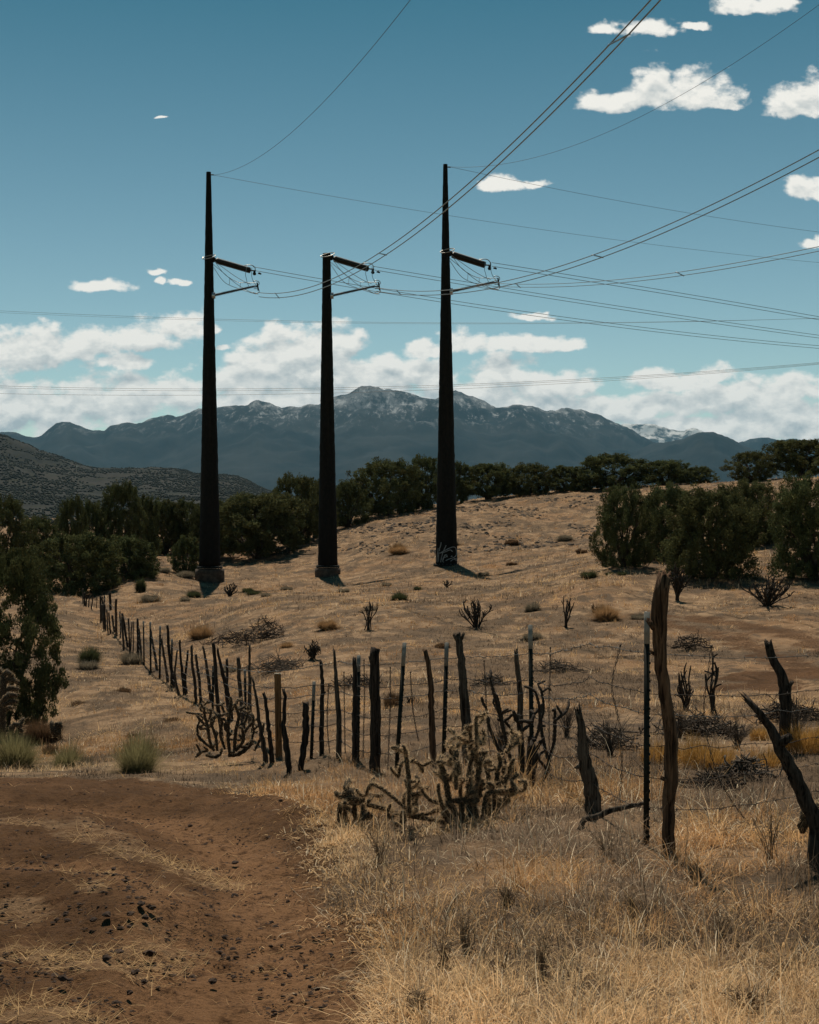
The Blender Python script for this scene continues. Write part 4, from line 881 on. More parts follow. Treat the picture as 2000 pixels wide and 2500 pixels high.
# barbed wire strands follow the fence; nodes: (photo x, photo y of the ground below)
LINE = [G(2140,2050), G(1992,2010), G(1800,2050), G(1578,2064), G(1440,1985), G(1299,1908), G(1142,1866), G(1083,1860), G(967,1892), G(915,1886), G(829,1850), G(760,1852), G(683,1848), G(600,1800), G(520,1740), G(418,1676), G(368,1642), G(337,1598), G(284,1552), G(254,1515)]
def strand(h0, label, amp, seed, m='barb', rad=0.0024, idx=None, barbs=True):
    r = np.random.default_rng(seed); pts = []
    L = [LINE[i] for i in (idx or range(len(LINE)))]
    for a, b in zip(L[:-1], L[1:]):
        d = np.linalg.norm(b - a); n = max(4, int(min(d, 8) / 0.16))
        sag = amp * r.uniform(0.3, 1.2) * min(1, d / 3); ha, hb = h0 + 0, h0 + 0
        for t in np.linspace(0, 1, n, endpoint=False):
            p = a + (b - a) * t; z0 = a[2] + (b[2] - a[2]) * t; pts.append((p[0], p[1], z0 + h0 - sag * math.sin(math.pi * t) + r.normal(0, 0.006)))
    pts.append(L[-1] + (0, 0, h0)); pts = np.array(pts); pts[:, 2] += 0.022 * (fbm(pts[:, 0] * 1.1, pts[:, 0] * 0 + seed, 3, seed) - 0.5)
    path = pts; o0 = path[0].copy(); b = Buf(); dd = path[:, 1]
    v, q, t = tube(path - o0, rad * np.clip(dd / 9, 1, 3.2), 5); b.add(v, q, t)
    if barbs:
        d = np.r_[0, np.cumsum(np.linalg.norm(np.diff(path, axis=0), axis=1))]
        for s in np.arange(0.05, d[-1], 0.13):
            c = np.array([np.interp(s, d, path[:, k]) for k in range(3)])
            if c[1] > 20: break
            for _ in range(2):
                e = r.normal(0, 1, 3); e /= np.linalg.norm(e); v, q, t = tube([c - o0 - e * 0.016, c - o0 + e * 0.016], rad * 0.9, 3); b.add(v, q, t)
    o = b.build('barbed_wire', M[m]); o.location = o0; tag(o, label, 'barbed wire', 'barbed wire strands of the fence')
strand(1.16, 'topmost barbed wire strand of the fence, near the white post tips', 0.03, 1, 'cable')
strand(0.93, 'second barbed wire strand from the top of the fence', 0.05, 2)
strand(0.80, 'bright middle barbed wire strand of the fence', 0.05, 3, 'cable')
strand(0.60, 'barbed wire strand just below the middle of the fence', 0.07, 4)
strand(0.42, 'sagging barbed wire strand second from the ground', 0.10, 5)
strand(0.22, 'lowest barbed wire strand, hanging among the grass tips', 0.08, 6)
def stay(label, pts, D):
    r = np.random.default_rng(int(pts[0][0])); path = smooth_path([P(x, y, D) for x, y in pts], 70); o0 = path[-1].copy()
    a = np.linspace(0, 60, len(path)); b = Buf(); px = 0.0028 * max(1, D / 10)
    for ph in (0, math.pi):
        v, q, t = tube(path - o0 + np.stack([np.cos(a + ph), np.sin(a + ph), 0 * a], 1) * 0.006, px * 0.8, 4); b.add(v, q, t)
    v, q, t = tube(path[:2] - o0, px * 1.6, 4); b.add(v, q, t)
    o = b.build('wire_stay', M['barb']); o.location = o0; tag(o, label, 'wire stay', 'twisted wire stays hung on the barbed wire')
stay('straight twisted stay with a looped tip, right of the steel post in the bare cholla', [(1344,1580),(1344,1620),(1342,1680),(1341,1760),(1342,1850),(1344,1905)], 11.2)
stay('kinked twisted stay between the pointed stump and the near steel post', [(1516,1573),(1507,1610),(1497,1650),(1495,1690),(1507,1740),(1516,1790),(1519,1850),(1516,1920),(1513,1960)], 9.2)
stay('long slack stay slanting down right to the ground beyond the tall thick post', [(1738,1575),(1728,1650),(1720,1710),(1722,1775),(1735,1836),(1755,1900),(1790,1960),(1838,2025)], 8.9)
stay('twisted stay behind the spiny cholla, right of the two-pronged post', [(1182,1612),(1186,1690),(1190,1760),(1198,1850)], 13.5)
stay('thin stay between the thickest straight post and the leaning steel post', [(953,1628),(953,1720),(950,1800),(947,1880)], 14)
stay('slightly slanting thin stay right of the leaning steel post', [(1002,1640),(1008,1730),(1022,1810)], 14.2)
stay('thin stay just left of the thickest straight post', [(889,1610),(890,1700),(888,1780),(888,1850)], 14.8)
stay('thin stay between the stick with a pointed tip and the narrow dark stick', [(840,1640),(841,1720),(843,1840)], 15.5)
stay('thin stay just left of the stick with a pointed tip', [(803,1670),(799,1760),(805,1840)], 16.2)

# ------------------------------------------------------------------ cholla cacti
def arm(b, sp, path3, rad, r, spines=900, slen=0.022, col=(0.60, 0.43, 0.26)):
    """one jointed cactus arm with knobbly skin (b) and a fuzz of spines (sp)"""
    L = np.linalg.norm(np.diff(path3, axis=0), axis=1).sum(); n = max(5, int(L / (rad * 1.1))); path = smooth_path(path3, n)
    a = np.arange(n)[:, None] + np.arange(8)[None] * 0.5
    ro = 1 + 0.16 * np.cos(a * math.pi) + 0.12 * (r.random((n, 8)) - 0.5)
    taper = np.interp(np.linspace(0, 1, n), [0, 0.12, 0.9, 1], [0.85, 1, 0.95, 0.55])
    v, q, t = tube(path, rad * taper, 8, rough=ro); b.add(v, q, t)
    if sp is None: return
    k = int(L * spines); 
    if k < 1: return
    d = np.r_[0, np.cumsum(np.linalg.norm(np.diff(path, axis=0), axis=1))]; s = r.uniform(0, d[-1], k)
    c = np.stack([np.interp(s, d, path[:, i]) for i in range(3)], 1); T, N, B = frames(path); i0 = np.clip(np.searchsorted(d, s) - 1, 0, n - 1)
    th = r.uniform(0, 2 * math.pi, k)[:, None]; out = np.cos(th) * N[i0] + np.sin(th) * B[i0] + T[i0] * r.normal(0, 0.5, k)[:, None]; out /= np.linalg.norm(out, axis=1)[:, None]
    p0 = c + out * rad * 0.8; p1 = c + out * (rad + slen * r.uniform(0.5, 1.3, k)[:, None]); sd_ = np.cross(out, r.normal(0, 1, (k, 3))); sd_ /= np.linalg.norm(sd_, axis=1)[:, None]
    wd = slen * 0.075; V = np.stack([p0 - sd_ * wd, p0 + sd_ * wd, p1], 1).reshape(-1, 3)
    sp.add(V, None, np.arange(k * 3).reshape(-1, 3), np.repeat(np.array(col) * r.uniform(0.7, 1.3, (k, 1)), 3, 0))
def traced_cholla(label, base, arms, D, zoomf, spines=900, slen=0.022, m='cholla', depth=0.28, group='cholla cacti', extra=0):
    r = np.random.default_rng(int(base[0])); bx, by = base
    B = np.array([(bx - CX) / F * D, D, Hs((bx - CX) / F * D, D)]); s = F / D
    root = thing('cholla_cactus', B, label, 'cactus', group); b, sp = Buf(), Buf(); off = {}
    for pts, w in arms:
        px = [zoomf(*p) for p in pts]; key = (round(px[0][0] / 30), round(px[0][1] / 30))
        d0 = off.get(key, r.uniform(-depth, depth)); d1 = d0 + r.uniform(-0.12, 0.12)
        for p in px: off.setdefault((round(p[0] / 30), round(p[1] / 30)), d0)
        p3 = np.array([P(x, y, D + dd) - B for (x, y), dd in zip(px, np.linspace(d0, d1, len(px)))])
        arm(b, sp if spines else None, p3, w / 2 / s, r, spines, slen)
        for _ in range(extra):
            e = p3[-1] if r.random() < 0.4 else p3[r.integers(0, len(p3))]; d = r.normal(0, 1, 3); d[2] = abs(d[2]) * 0.9; d /= np.linalg.norm(d); l = r.uniform(0.05, 0.13) * 9 / max(9, 9) * (D / 9) ** 0.3
            arm(b, sp if spines else None, np.array([e, e + d * l * 0.5 + r.normal(0, .008, 3), e + d * l]), w * 0.43 / s, r, spines, slen)
    b.build('stems', M[m], root, True)
    if spines: sp.build('spines', M['spine'], root)
    return root
z5 = lambda x, y: (700 + x / 2.464, 1500 + y / 2.464)
MAIN = [([(1060,1300),(900,1240),(760,1215),(640,1190),(600,1170),(500,1147),(440,1132),(330,1140)],12),([(325,1140),(318,1200),(324,1255)],13),([(350,1145),(352,1200),(360,1255)],10),([(405,1140),(410,1200),(420,1255)],12),([(455,1140),(462,1190),(460,1230)],12),
 ([(345,1115),(365,1060),(400,1085),(440,1120)],20),([(360,1105),(400,1100),(425,1125)],18),([(490,1130),(505,1108),(522,1088)],10),([(720,1170),(640,1100),(560,1040),(512,1022),(490,1050),(476,1088)],9),([(720,1200),(704,1130),(715,1080),(778,1028)],9),([(625,1160),(626,1230)],9),
 ([(760,1200),(745,1140),(752,1090)],16),([(775,1190),(772,1120),(792,1070)],13),([(740,1190),(735,1120),(738,1010)],9),([(738,1010),(728,930),(716,835)],11),([(733,895),(700,890),(680,930),(674,980)],9),([(735,885),(780,888),(805,915),(822,948)],9),
 ([(1055,1300),(1012,1190),(972,1085),(955,985),(922,885)],15),([(960,1000),(915,965),(885,945)],10),([(970,995),(1060,992),(1120,1005),(1185,1000)],10),([(935,1140),(865,1118),(818,1068)],9),([(790,1215),(860,1195),(930,1172),(992,1160)],10),([(1015,1250),(945,1165),(918,1090)],10),
 ([(1050,1290),(1050,1200),(1045,1110),(1045,1010)],10),([(1095,1080),(1094,1000),(1100,910)],12),([(1130,1080),(1130,1010),(1122,935)],12),([(1240,1120),(1262,1050),(1268,935)],13),([(1250,1130),(1292,1045),(1342,948)],13),([(1300,1030),(1318,990),(1302,925)],12),([(1210,1050),(1215,980),(1200,930)],11),([(1020,1050),(1018,985),(1010,930)],10),
 ([(1100,770),(1040,757),(1010,715),(972,690)],10),([(1045,757),(1025,800),(998,842)],10),([(1020,735),(990,755),(968,782)],9),([(1110,770),(1100,700),(1080,680),(1150,668)],9),([(1145,800),(1142,720),(1140,625),(1165,605)],9),([(1150,745),(1172,782)],8),([(1185,780),(1190,730),(1180,685)],8),
 ([(1100,1310),(1110,1190),(1130,1065),(1158,910),(1105,815)],14),([(1150,930),(1195,885),(1232,890)],12),([(1158,900),(1180,850),(1150,835)],14),([(1180,1290),(1190,1155),(1212,1080),(1290,1062),(1400,1060)],12),([(1212,1080),(1280,1012),(1330,1005)],10),([(1065,1270),(1060,1150),(1112,1050)],10),([(1150,1280),(1132,1160),(1080,1060)],11),
 ([(1240,1280),(1252,1110),(1240,1040)],14),([(1180,1300),(1240,1230),(1300,1120)],12),([(1090,1310),(1020,1290),(960,1230),(940,1180)],10),([(1130,1310),(1180,1250),(1200,1190)],18),([(1320,830),(1360,790),(1395,768)],9),([(1345,800),(1350,760),(1385,725)],8),([(1040,1300),(1000,1310),(900,1260),(850,1262)],14),
 ([(1010,870),(1035,900),(1040,960)],13),([(905,885),(950,892),(995,905)],10),([(1170,1100),(1150,1040),(1165,985)],12),([(1060,1290),(1100,1220),(1105,1120)],20),([(1220,1290),(1210,1200),(1225,1130)],20),([(1050,1320),(1130,1330),(1230,1310)],16),([(700,1200),(700,1240),(690,1260)],16),([(880,1250),(870,1290),(865,1310)],14),
 ([(1330,1060),(1330,1110),(1300,1150)],11),([(1400,1060),(1430,1050),(1440,1010)],10)]
traced_cholla('big sprawling spiny cholla in front of the fence, with arms drooping over the road edge', (1150,2036), [(p, w * 1.02) for p, w in MAIN], 9.0, z5, 1800, 0.021, extra=2)
BARE = [([(1480,1080),(1470,950),(1478,850),(1460,760)],13),([(1470,1000),(1500,880),(1490,800)],11),([(1400,1060),(1420,940),(1410,800),(1395,650)],14),([(1410,780),(1360,700),(1310,640)],8),([(1380,980),(1320,900),(1270,800),(1215,660),(1200,560)],9),([(1390,990),(1345,860),(1310,720),(1280,600),(1225,390)],9),([(1310,720),(1290,600),(1268,500),(1245,470)],7),([(1300,640),(1250,545)],6),
 ([(1480,780),(1520,680),(1520,560),(1500,470)],8),([(1510,690),(1545,580),(1535,470),(1510,420)],7),([(1500,1075),(1560,960),(1580,870),(1610,760),(1615,570)],10),([(1575,880),(1545,760),(1530,650),(1545,520)],9),([(1612,640),(1660,605),(1688,575)],8),([(1570,940),(1540,900),(1520,880)],8),([(1400,1050),(1440,980),(1500,820)],10),([(1350,1000),(1340,940),(1290,860)],8),([(1420,700),(1470,650),(1490,600)],9),([(1395,650),(1420,640)],12),([(1310,800),(1400,750)],7)]
traced_cholla('dead bare cholla with dark leggy stems round the steel post', (1296,1936), [(p, w * 0.95) for p, w in BARE], 11.3, z5, 0, m='stemdark', depth=0.3, extra=2)
z4 = lambda x, y: (150 + x / 2.654, 1400 + y / 2.654)
LEFTC = [([(990,1150),(960,1080),(950,1000),(930,930),(925,880)],11),([(950,1000),(900,950),(870,910)],9),([(955,960),(970,900),(960,880)],9),([(985,1140),(920,1090),(880,1045)],10),([(960,1080),(945,1010),(900,1010)],9),([(1010,1150),(1000,1060),(970,960),(1000,920)],10),([(1090,1160),(1080,1050),(1085,930),(1100,830),(1095,800)],12),([(1085,930),(1050,890),(1040,850)],9),([(1090,900),(1125,860),(1140,820)],10),([(1120,1150),(1130,1020),(1150,930),(1135,880)],12),([(1140,1000),(1190,960),(1210,900)],10),([(1160,1080),(1200,1010),(1240,960),(1245,920)],10),([(1240,1110),(1235,1030),(1250,950)],9),([(1190,1120),(1230,1080),(1250,1010)],9),([(1060,1140),(1030,1040),(1040,960),(1020,930)],10),([(950,1150),(900,1160),(870,1190)],9),([(1080,1180),(1150,1170),(1210,1130)],14),([(1030,1170),(1000,1190),(940,1180)],12),([(1100,1050),(1060,1000),(1070,960)],11),([(1130,1150),(1180,1080),(1170,1000)],11),([(885,1040),(880,1000),(895,960)],8),([(925,900),(900,880),(930,850)],8),([(1250,1150),(1290,1070),(1310,1000)],10)]
traced_cholla('dense dark cholla growing through the fence left of the sawn plank', (556,1852), [(p, w * 0.72) for p, w in LEFTC], 18.0, z4, 500, 0.02, depth=0.5, extra=3)
za = lambda x, y: (1300 + x / 2.464, 1350 + y / 2.464)
traced_cholla('single curled spiny cholla arm against the leaning black log at the right edge', (2003,2075), [([(1745,1760),(1700,1640),(1705,1545)],24),([(1720,1545),(1670,1545),(1635,1590),(1625,1680)],26),([(1700,1530),(1745,1520),(1790,1560)],24)], 7.5, za, 1500, 0.024, depth=0.02)
zb = lambda x, y: (0 + x / 4.148, 1380 + y / 4.148)
traced_cholla('pale-spined cholla at the left edge in front of the near juniper', (6,1808), [([(30,1760),(25,1500),(35,1300),(30,1120)],16),([(30,1300),(100,1250),(190,1255)],15),([(30,1200),(110,1150),(185,1195)],15),([(30,1140),(70,1080),(130,1130)],15),([(28,1380),(90,1310),(180,1320)],14),([(20,1100),(0,1060),(-40,1050)],14),([(25,1500),(80,1440),(130,1450)],12),([(30,1420),(120,1380),(175,1385)],12),([(20,1300),(-60,1250),(-120,1260)],15)], 26, zb, 1000, 0.03, depth=0.4)
traced_cholla('two small hooked cholla arms under the near juniper, right of the left-edge cholla', (140,1800), [([(560,1740),(565,1640),(590,1590),(625,1645)],14),([(545,1700),(530,1620),(520,1580)],14),([(600,1720),(600,1650),(585,1600)],10)], 22, zb, 500, 0.03, depth=0.15)
traced_cholla('arched cholla arm at the foot of the near juniper, behind the largest green bush', (45,1800), [([(110,1720),(120,1640),(170,1605),(205,1650)],14),([(205,1640),(215,1580),(250,1550)],12),([(160,1720),(190,1660),(230,1690)],12)], 22, zb, 500, 0.03, depth=0.15)

def grown_cholla(label, base, top, width, n, seed, spread=1.0, wpx=3.2, side=3, m='stemdark', spines=0, D=None, leafy=False, group='cholla cacti'):
    """bushy cholla: n stems fanning up from one foot, each with short side joints"""
    r = np.random.default_rng(seed); B = G(*base); D = B[1]; s = F / D; h = (base[1] - top) / s; w = width / s
    root = thing('cholla_cactus', B - (0, 0, 0.02), label, 'cactus', group); b, sp = Buf(), Buf()
    for i in range(n):
        az = r.uniform(0, 2 * math.pi); q_ = r.uniform(0.15, 1.0); ex = math.cos(az) * w / 2 * q_; ey = math.sin(az) * w / 2 * q_; eh = h * r.uniform(0.55, 1.0) * (1 - 0.25 * q_ * spread)
        pts = np.array([(r.normal(0, .03), r.normal(0, .03), 0), (ex * 0.45 * spread, ey * 0.45 * spread, eh * 0.38), (ex * 0.85, ey * 0.85, eh * 0.75), (ex, ey, eh)]) + r.normal(0, 0.025, (4, 3)); pts[0, 2] = -0.05
        arm(b, sp if spines else None, pts, wpx / 2 / s, r, spines, 0.03)
        P_ = smooth_path(pts, 12)
        for _ in range(side):
            j = r.integers(4, 11); d = r.normal(0, 1, 3); d[2] = abs(d[2]) + 0.4; d /= np.linalg.norm(d); l = h * r.uniform(0.10, 0.24)
            arm(b, sp if spines else None, np.array([P_[j], P_[j] + d * l * .5 + (0, 0, .01), P_[j] + d * l]), wpx * 0.42 / s, r, spines, 0.03)
            if leafy:
                e = P_[j] + d * l; arm(b, None, np.array([e, e + (r.normal(0, .05), 0, -.06), e + (r.normal(0, .06), 0, -0.16)]), wpx * 0.4 / s, r)
    b.build('stems', M[m], root, True)
    if spines: sp.build('spines', M['spine'], root)
grown_cholla('sparse dead cholla of thin upright stems, on the field above the thickest fence post', (899,1538), 1447, 60, 9, 11, 0.8, 2.6, 1)
grown_cholla('wide fan-shaped dead cholla in the middle of the field', (1165,1532), 1455, 104, 24, 12, 1.0, 2.6, 2)
grown_cholla('small open cholla with a few curved bare stems, right of the fan-shaped one', (1380,1532), 1440, 64, 8, 13, 1.0, 2.6, 1)
grown_cholla('dense upright dark cholla just right of the tall thick post top', (1655,1467), 1378, 52, 24, 14, 0.7, 3.0, 4)
grown_cholla('round dense dark cholla on the far right of the field, with side arms', (1872,1480), 1400, 128, 34, 15, 0.9, 3.0, 4)
grown_cholla('small dark cholla in the shadow right of the concrete footing', (561,1457), 1420, 40, 14, 16, 0.8, 2.6, 3)
grown_cholla('drooping leafy-looking cholla in mid field above the fence', (764,1608), 1553, 46, 11, 17, 0.9, 2.6, 3, leafy=True)
grown_cholla('tall bare forked cholla beyond the tall thick post', (1742,1745), 1572, 66, 6, 18, 0.9, 5.0, 1)
grown_cholla('bare cholla of several thin forks, immediately right of the tall thick post', (1678,1738), 1606, 62, 9, 19, 0.9, 4.0, 1)
grown_cholla('tiny bristly cholla beside the small open one', (1451,1496), 1470, 26, 9, 20, 0.8, 2.2, 3)
grown_cholla('small twiggy cholla at the foot of the right pole, below its shadow', (1090,1434), 1412, 32, 12, 21, 0.9, 1.8, 3)
grown_cholla('small drooping cholla showing between the leaning steel post and the brown post', (1003,1715), 1695, 26, 6, 22, 0.9, 2.4, 2, leafy=True)

# ------------------------------------------------------------------ shrubs, brush, rocks
def blades(N, r, root, L, wd, lean, curl, col, seg=3, az=None, side=None):
    """N curved blades -> vertices, quads, colours"""
    az = r.uniform(0, 2 * math.pi, N) if az is None else az
    dirh = np.stack([np.cos(az), np.sin(az), np.zeros(N)], 1); sd_ = np.stack([-np.sin(az), np.cos(az), np.zeros(N)], 1)
    # face the blade at a random angle round its own axis
    th = lean; p = root.copy(); V = np.empty((N, seg + 1, 2, 3)); st = L / seg
    for k in range(seg + 1):
        f = 1 - k / seg; w_ = (wd * (0.22 + 0.78 * f))[:, None]
        V[:, k, 0] = p - sd_ * w_ * 0.5; V[:, k, 1] = p + sd_ * w_ * 0.5
        p = p + (np.sin(th)[:, None] * dirh + np.cos(th)[:, None] * np.array([0, 0, 1.0])) * st[:, None]; th = th + curl / seg
    base = (np.arange(N) * (seg + 1) * 2)[:, None]; k = np.arange(seg)[None] * 2
    q = np.stack([base + k, base + k + 1, base + k + 3, base + k + 2], -1).reshape(-1, 4)
    return V.reshape(-1, 3), q, np.repeat(col, (seg + 1) * 2, 0)
def bush(label, base, w, h, kind, seed, D=None, name='shrub', cat='shrub', group='small shrubs and clumps'):
    """blade shrub: w, h in photo pixels"""
    r = np.random.default_rng(seed); B = G(*base); s = F / B[1]; w, h = w * 1.3 / s, h * (1.5 if kind == 'yellow' else 0.8 if kind == 'orange' else 1.12) / s
    pal = {'sage': [(0.17, 0.150, 0.068), (0.29, 0.25, 0.12)], 'yellow': [(0.33, 0.175, 0.045), (0.44, 0.25, 0.075)], 'brown': [(0.085, 0.055, 0.032), (0.15, 0.085, 0.045)], 'green': [(0.040, 0.050, 0.022), (0.075, 0.080, 0.036)],
           'grey': [(0.14, 0.115, 0.080), (0.24, 0.20, 0.14)], 'orange': [(0.27, 0.155, 0.070), (0.38, 0.235, 0.115)], 'straw': [(0.38, 0.25, 0.12), (0.55, 0.40, 0.22)]}[kind]
    low = kind in ('yellow', 'brown'); px = 1 / s
    N = int(np.clip(2400 * (w * h) / 0.3, 120, 3600))
    rr = np.sqrt(r.random(N)) * ({'sage': 0.16, 'straw': 0.16, 'orange': 0.2}.get(kind, 0.32)) * w; a0 = r.uniform(0, 2 * math.pi, N); root = np.stack([np.cos(a0) * rr, np.sin(a0) * rr, np.full(N, -0.02)], 1)
    lob = 0.62 + 0.55 * vnoise(a0 * 1.1 + seed, a0 * 0 + seed, seed)
    if low: root[:, 2] += r.random(N) ** 1.3 * h * 0.5 * lob
    lean = np.abs(r.normal(0, 0.78, N)).clip(0, 1.4); az = a0 + r.normal(0, 0.6, N)
    tip = 1 / np.sqrt((np.sin(lean) / (w / 2)) ** 2 + (np.cos(lean) / h) ** 2)
    L = tip * (0.5 if low else 1.0) * r.uniform(0.45, 1.12, N) * lob * 1.1
    tuft = r.integers(0, 14, N); tt_ = r.uniform(0.72, 1.2, 14)[tuft]
    col = np.array(pal[0]) + (np.array(pal[1]) - pal[0]) * r.random((N, 1)); col = col * r.uniform(0.75, 1.25, (N, 1)) * tt_[:, None]
    v, q, c = blades(N, r, root, L, np.clip(r.uniform(0.0025, 0.005, N), px * 0.8, px * 1.8), lean, r.normal(0.1, 0.7 if low else 0.3, N), col, 3, az)
    o = Buf().add(v, q, None, c).build(name, M['blade']); o.location = B
    tag(o, label, cat, group); return o
bush('round pale-green broom-like bush alone at the road edge, left of the fence', (337,1886), 128, 88, 'sage', 1)
bush('largest pale-green broom-like bush, at the left edge below the near juniper', (38,1872), 150, 92, 'sage', 2)
bush('low yellowish bush between the two pale-green broom-like ones', (164,1876), 92, 56, 'sage', 3)
bush('dusty grey-green clump at the right of the low yellowish bush', (205,1872), 50, 30, 'grey', 4)
bush('brown dead bush at the foot of the near juniper', (108,1812), 96, 62, 'brown', 5)
bush('dark low mass behind the low yellowish bush', (122,1840), 44, 34, 'brown', 55)
bush('small dark green shrub alone on the left field', (218,1618), 42, 34, 'green', 6)
bush('grey-green ground-hugging clump just below the small dark green shrub', (216,1632), 46, 18, 'grey', 7)
bush('dull clump left of the fence, below the thin far sticks', (322,1622), 44, 24, 'grey', 8)
bush('dark green shrub on the slope left of the concrete footing', (352,1406), 42, 30, 'green', 9)
bush('tiny upright dark green seedling below the left grove', (344,1446), 18, 28, 'green', 10)
YL = 'low yellow-orange clumps beyond the fence on the right'
bush('largest yellow-orange clump, in the gap right of the tall thick post', (1732,1878), 150, 60, 'yellow', 11, group=YL)
bush('yellow-orange clump touching the tall thick post on its right', (1664,1862), 66, 40, 'yellow', 12, group=YL)
bush('yellow-orange clump seen between the near steel post and the stay on its left', (1600,1862), 80, 46, 'yellow', 13, group=YL)
bush('yellow-orange clump touching the right edge of the photo', (1965,1838), 130, 54, 'yellow', 14, group=YL)
bush('small yellow-orange clump between the leaning log and the forked log', (1856,1808), 56, 38, 'yellow', 15, group=YL)
bush('fainter yellow-orange clump left of the leaning log, near its middle', (1872,1872), 90, 40, 'yellow', 16, group=YL)
bush('orange-tinted clump on the slope right of the middle pole', (972,1352), 52, 26, 'orange', 17)
bush('orange dry clump around the tiny bristly cholla', (1482,1512), 76, 42, 'orange', 18)
bush('orange-brown dry clump on the left field above the fence clump', (490,1560), 66, 40, 'orange', 19)
bush('reddish dry clump near the sparse dead cholla', (800,1535), 60, 26, 'orange', 20)
bush('brown shrub beneath the smooth brown post, beyond the fence', (958,1722), 50, 34, 'brown', 21)
SM = [(1437,1412,36,22,'green'),(1488,1404,22,10,'green'),(1518,1404,22,10,'green'),(975,1464,38,20,'green'),(1020,1440,20,9,'green'),(945,1430,24,9,'grey'),(474,1458,30,16,'green'),(452,1468,24,12,'grey'),(368,1470,40,20,'grey'),(620,1452,34,12,'green'),(650,1456,26,10,'grey'),(700,1440,30,10,'grey'),(605,1446,24,12,'green'),(1300,1490,34,22,'grey'),(840,1445,28,10,'grey'),(1180,1405,26,12,'grey'),(1250,1380,30,14,'brown'),(1100,1330,34,14,'grey'),(1250,1330,36,16,'brown'),(1380,1320,34,14,'grey'),(1420,1350,30,14,'brown'),(450,1410,40,18,'grey'),(400,1398,30,14,'grey'),(905,1490,30,12,'grey'),(1560,1510,40,16,'grey'),(1300,1560,50,20,'grey'),(1080,1580,44,18,'brown'),(700,1580,44,20,'orange'),(560,1640,40,16,'grey'),(300,1690,44,18,'brown'),(190,1720,44,16,'brown'),(420,1760,50,16,'brown'),(330,1800,60,18,'brown')]
WH = ['near the right thicket', 'right of the thicket clump', 'left of the round cholla', 'under the middle pole', 'by the right pole', 'below the middle pole', 'right of the concrete footing', 'just below the footing', 'left of the footing', 'on the field past the footing shadow', 'midway between the leftmost and middle poles', 'nearer the middle pole', 'between the footing and the middle pole', 'left of the small open cholla', 'right of the middle pole shadow', 'right of the pole shadow with graffiti', 'on the knoll foot', 'on the rocky knoll slope', 'higher on the knoll slope', 'right part of the knoll slope', 'left of the right thicket', 'on the bare slope left of the footing', 'beside the lone small juniper', 'by the sparse dead cholla', 'left of the wheel track', 'below the small open cholla', 'below the fan-shaped cholla', 'by the drooping cholla', 'behind the Y-shaped sticks', 'on the left field below the thin sticks', 'on the left field near the juniper', 'left of the dense left cholla', 'above the lone broom-like bush']
for i, ((x, y, w, h, k), wh) in enumerate(zip(SM, WH)):
    bush('little %s tuft %s' % ({'green': 'dark green', 'grey': 'grey', 'brown': 'brown', 'orange': 'rusty'}[k], wh), (x, y), w, h * 0.75, k, 200 + i)

def brush(label, base, w, h, n, seed, m='twig', name='brush_pile'):
    """heap of dead branches"""
    r = np.random.default_rng(seed); B = G(*base); s = F / B[1]; w, h = w * 1.15 / s, h * 1.25 / s; b = Buf(); px = 1 / s
    for e in (-1, 1):
        v, q, t = tube(smooth_path([(-w * .46, e * w * .08, 0.0), (0, -e * w * .03, h * .22), (w * .46, e * w * .05, 0.01)], 10), max(px * .6, .008), 5); b.add(v, q, t)
    for i in range(int(n * 1.3)):
        c = np.array([r.normal(0, 0.24) * w, r.normal(0, 0.20) * w * 0.8, 0]); hz = max(0.02, h * (1 - (2 * c[0] / w) ** 2) * r.uniform(0, 0.8)); L = r.uniform(0.12, 0.34) * min(w, 2.4); a = r.uniform(0, 2 * math.pi); el = r.normal(0.15, 0.45)
        d = np.array([math.cos(a) * math.cos(el), math.sin(a) * math.cos(el), math.sin(el)]); p0 = c + (0, 0, hz)
        pts = smooth_path([p0 - d * L * .5, p0 + r.normal(0, .04, 3) * L, p0 + d * L * .3 + r.normal(0, .05, 3) * L, p0 + d * L * .6 + (0, 0, r.uniform(-.05, .15) * L)], 8)
        pts[:, 2] = np.maximum(pts[:, 2], -0.02 + r.uniform(0, 0.05)); rd = max(px * 0.55, 0.006) * r.uniform(0.7, 1.8)
        v, q, t = tube(pts, np.linspace(rd * 1.3, rd * 0.5, 8), 4); b.add(v, q, t)
        for _ in range(2):
            j = r.integers(2, 7); e = d + r.normal(0, .6, 3); e /= np.linalg.norm(e); v, q, t = tube(resample([pts[j], pts[j] + e * L * 0.3], 3), np.linspace(rd * .7, rd * .3, 3), 3); b.add(v, q, t)
    o = b.build(name, M[m]); o.location = B; tag(o, label, 'brush pile', 'heaps of dead branches')
brush('long dark heap of dead branches on the left field, above the fence clump', (604,1572), 180, 30, 90, 1, 'darkwood')
brush('twiggy upswept end of the heap on the left field', (652,1560), 96, 52, 90, 2, 'darkwood')
brush('flat grey litter of dead twigs just below the left heap', (676,1636), 150, 24, 110, 3)
brush('low dark heap right of the tall thick post, before the wheel track', (1690,1584), 92, 32, 80, 4, 'darkwood')
brush('long heap of grey branches across the right field, between tall post and logs', (1700,1796), 200, 44, 150, 5)
brush('heap of dark branches behind the forked log at the right edge', (1930,1760), 150, 44, 100, 6, 'darkwood')
brush('scatter of thin dead twigs under the kinked stay', (1480,1830), 140, 56, 80, 7)
brush('small grey heap in mid field behind the two-pronged post', (1200,1674), 90, 24, 70, 8)
brush('dark branch litter behind the middle fence posts', (880,1676), 120, 22, 70, 9, 'darkwood')
brush('dead twigs on the ground right of the long slack stay', (1820,1900), 150, 50, 80, 10)
brush('thin grey twig litter left of the kinked stay, on the field', (1360,1640), 110, 20, 70, 11)
brush('broken branches below the yellow-orange clumps', (1740,1925), 150, 30, 60, 12, 'darkwood')

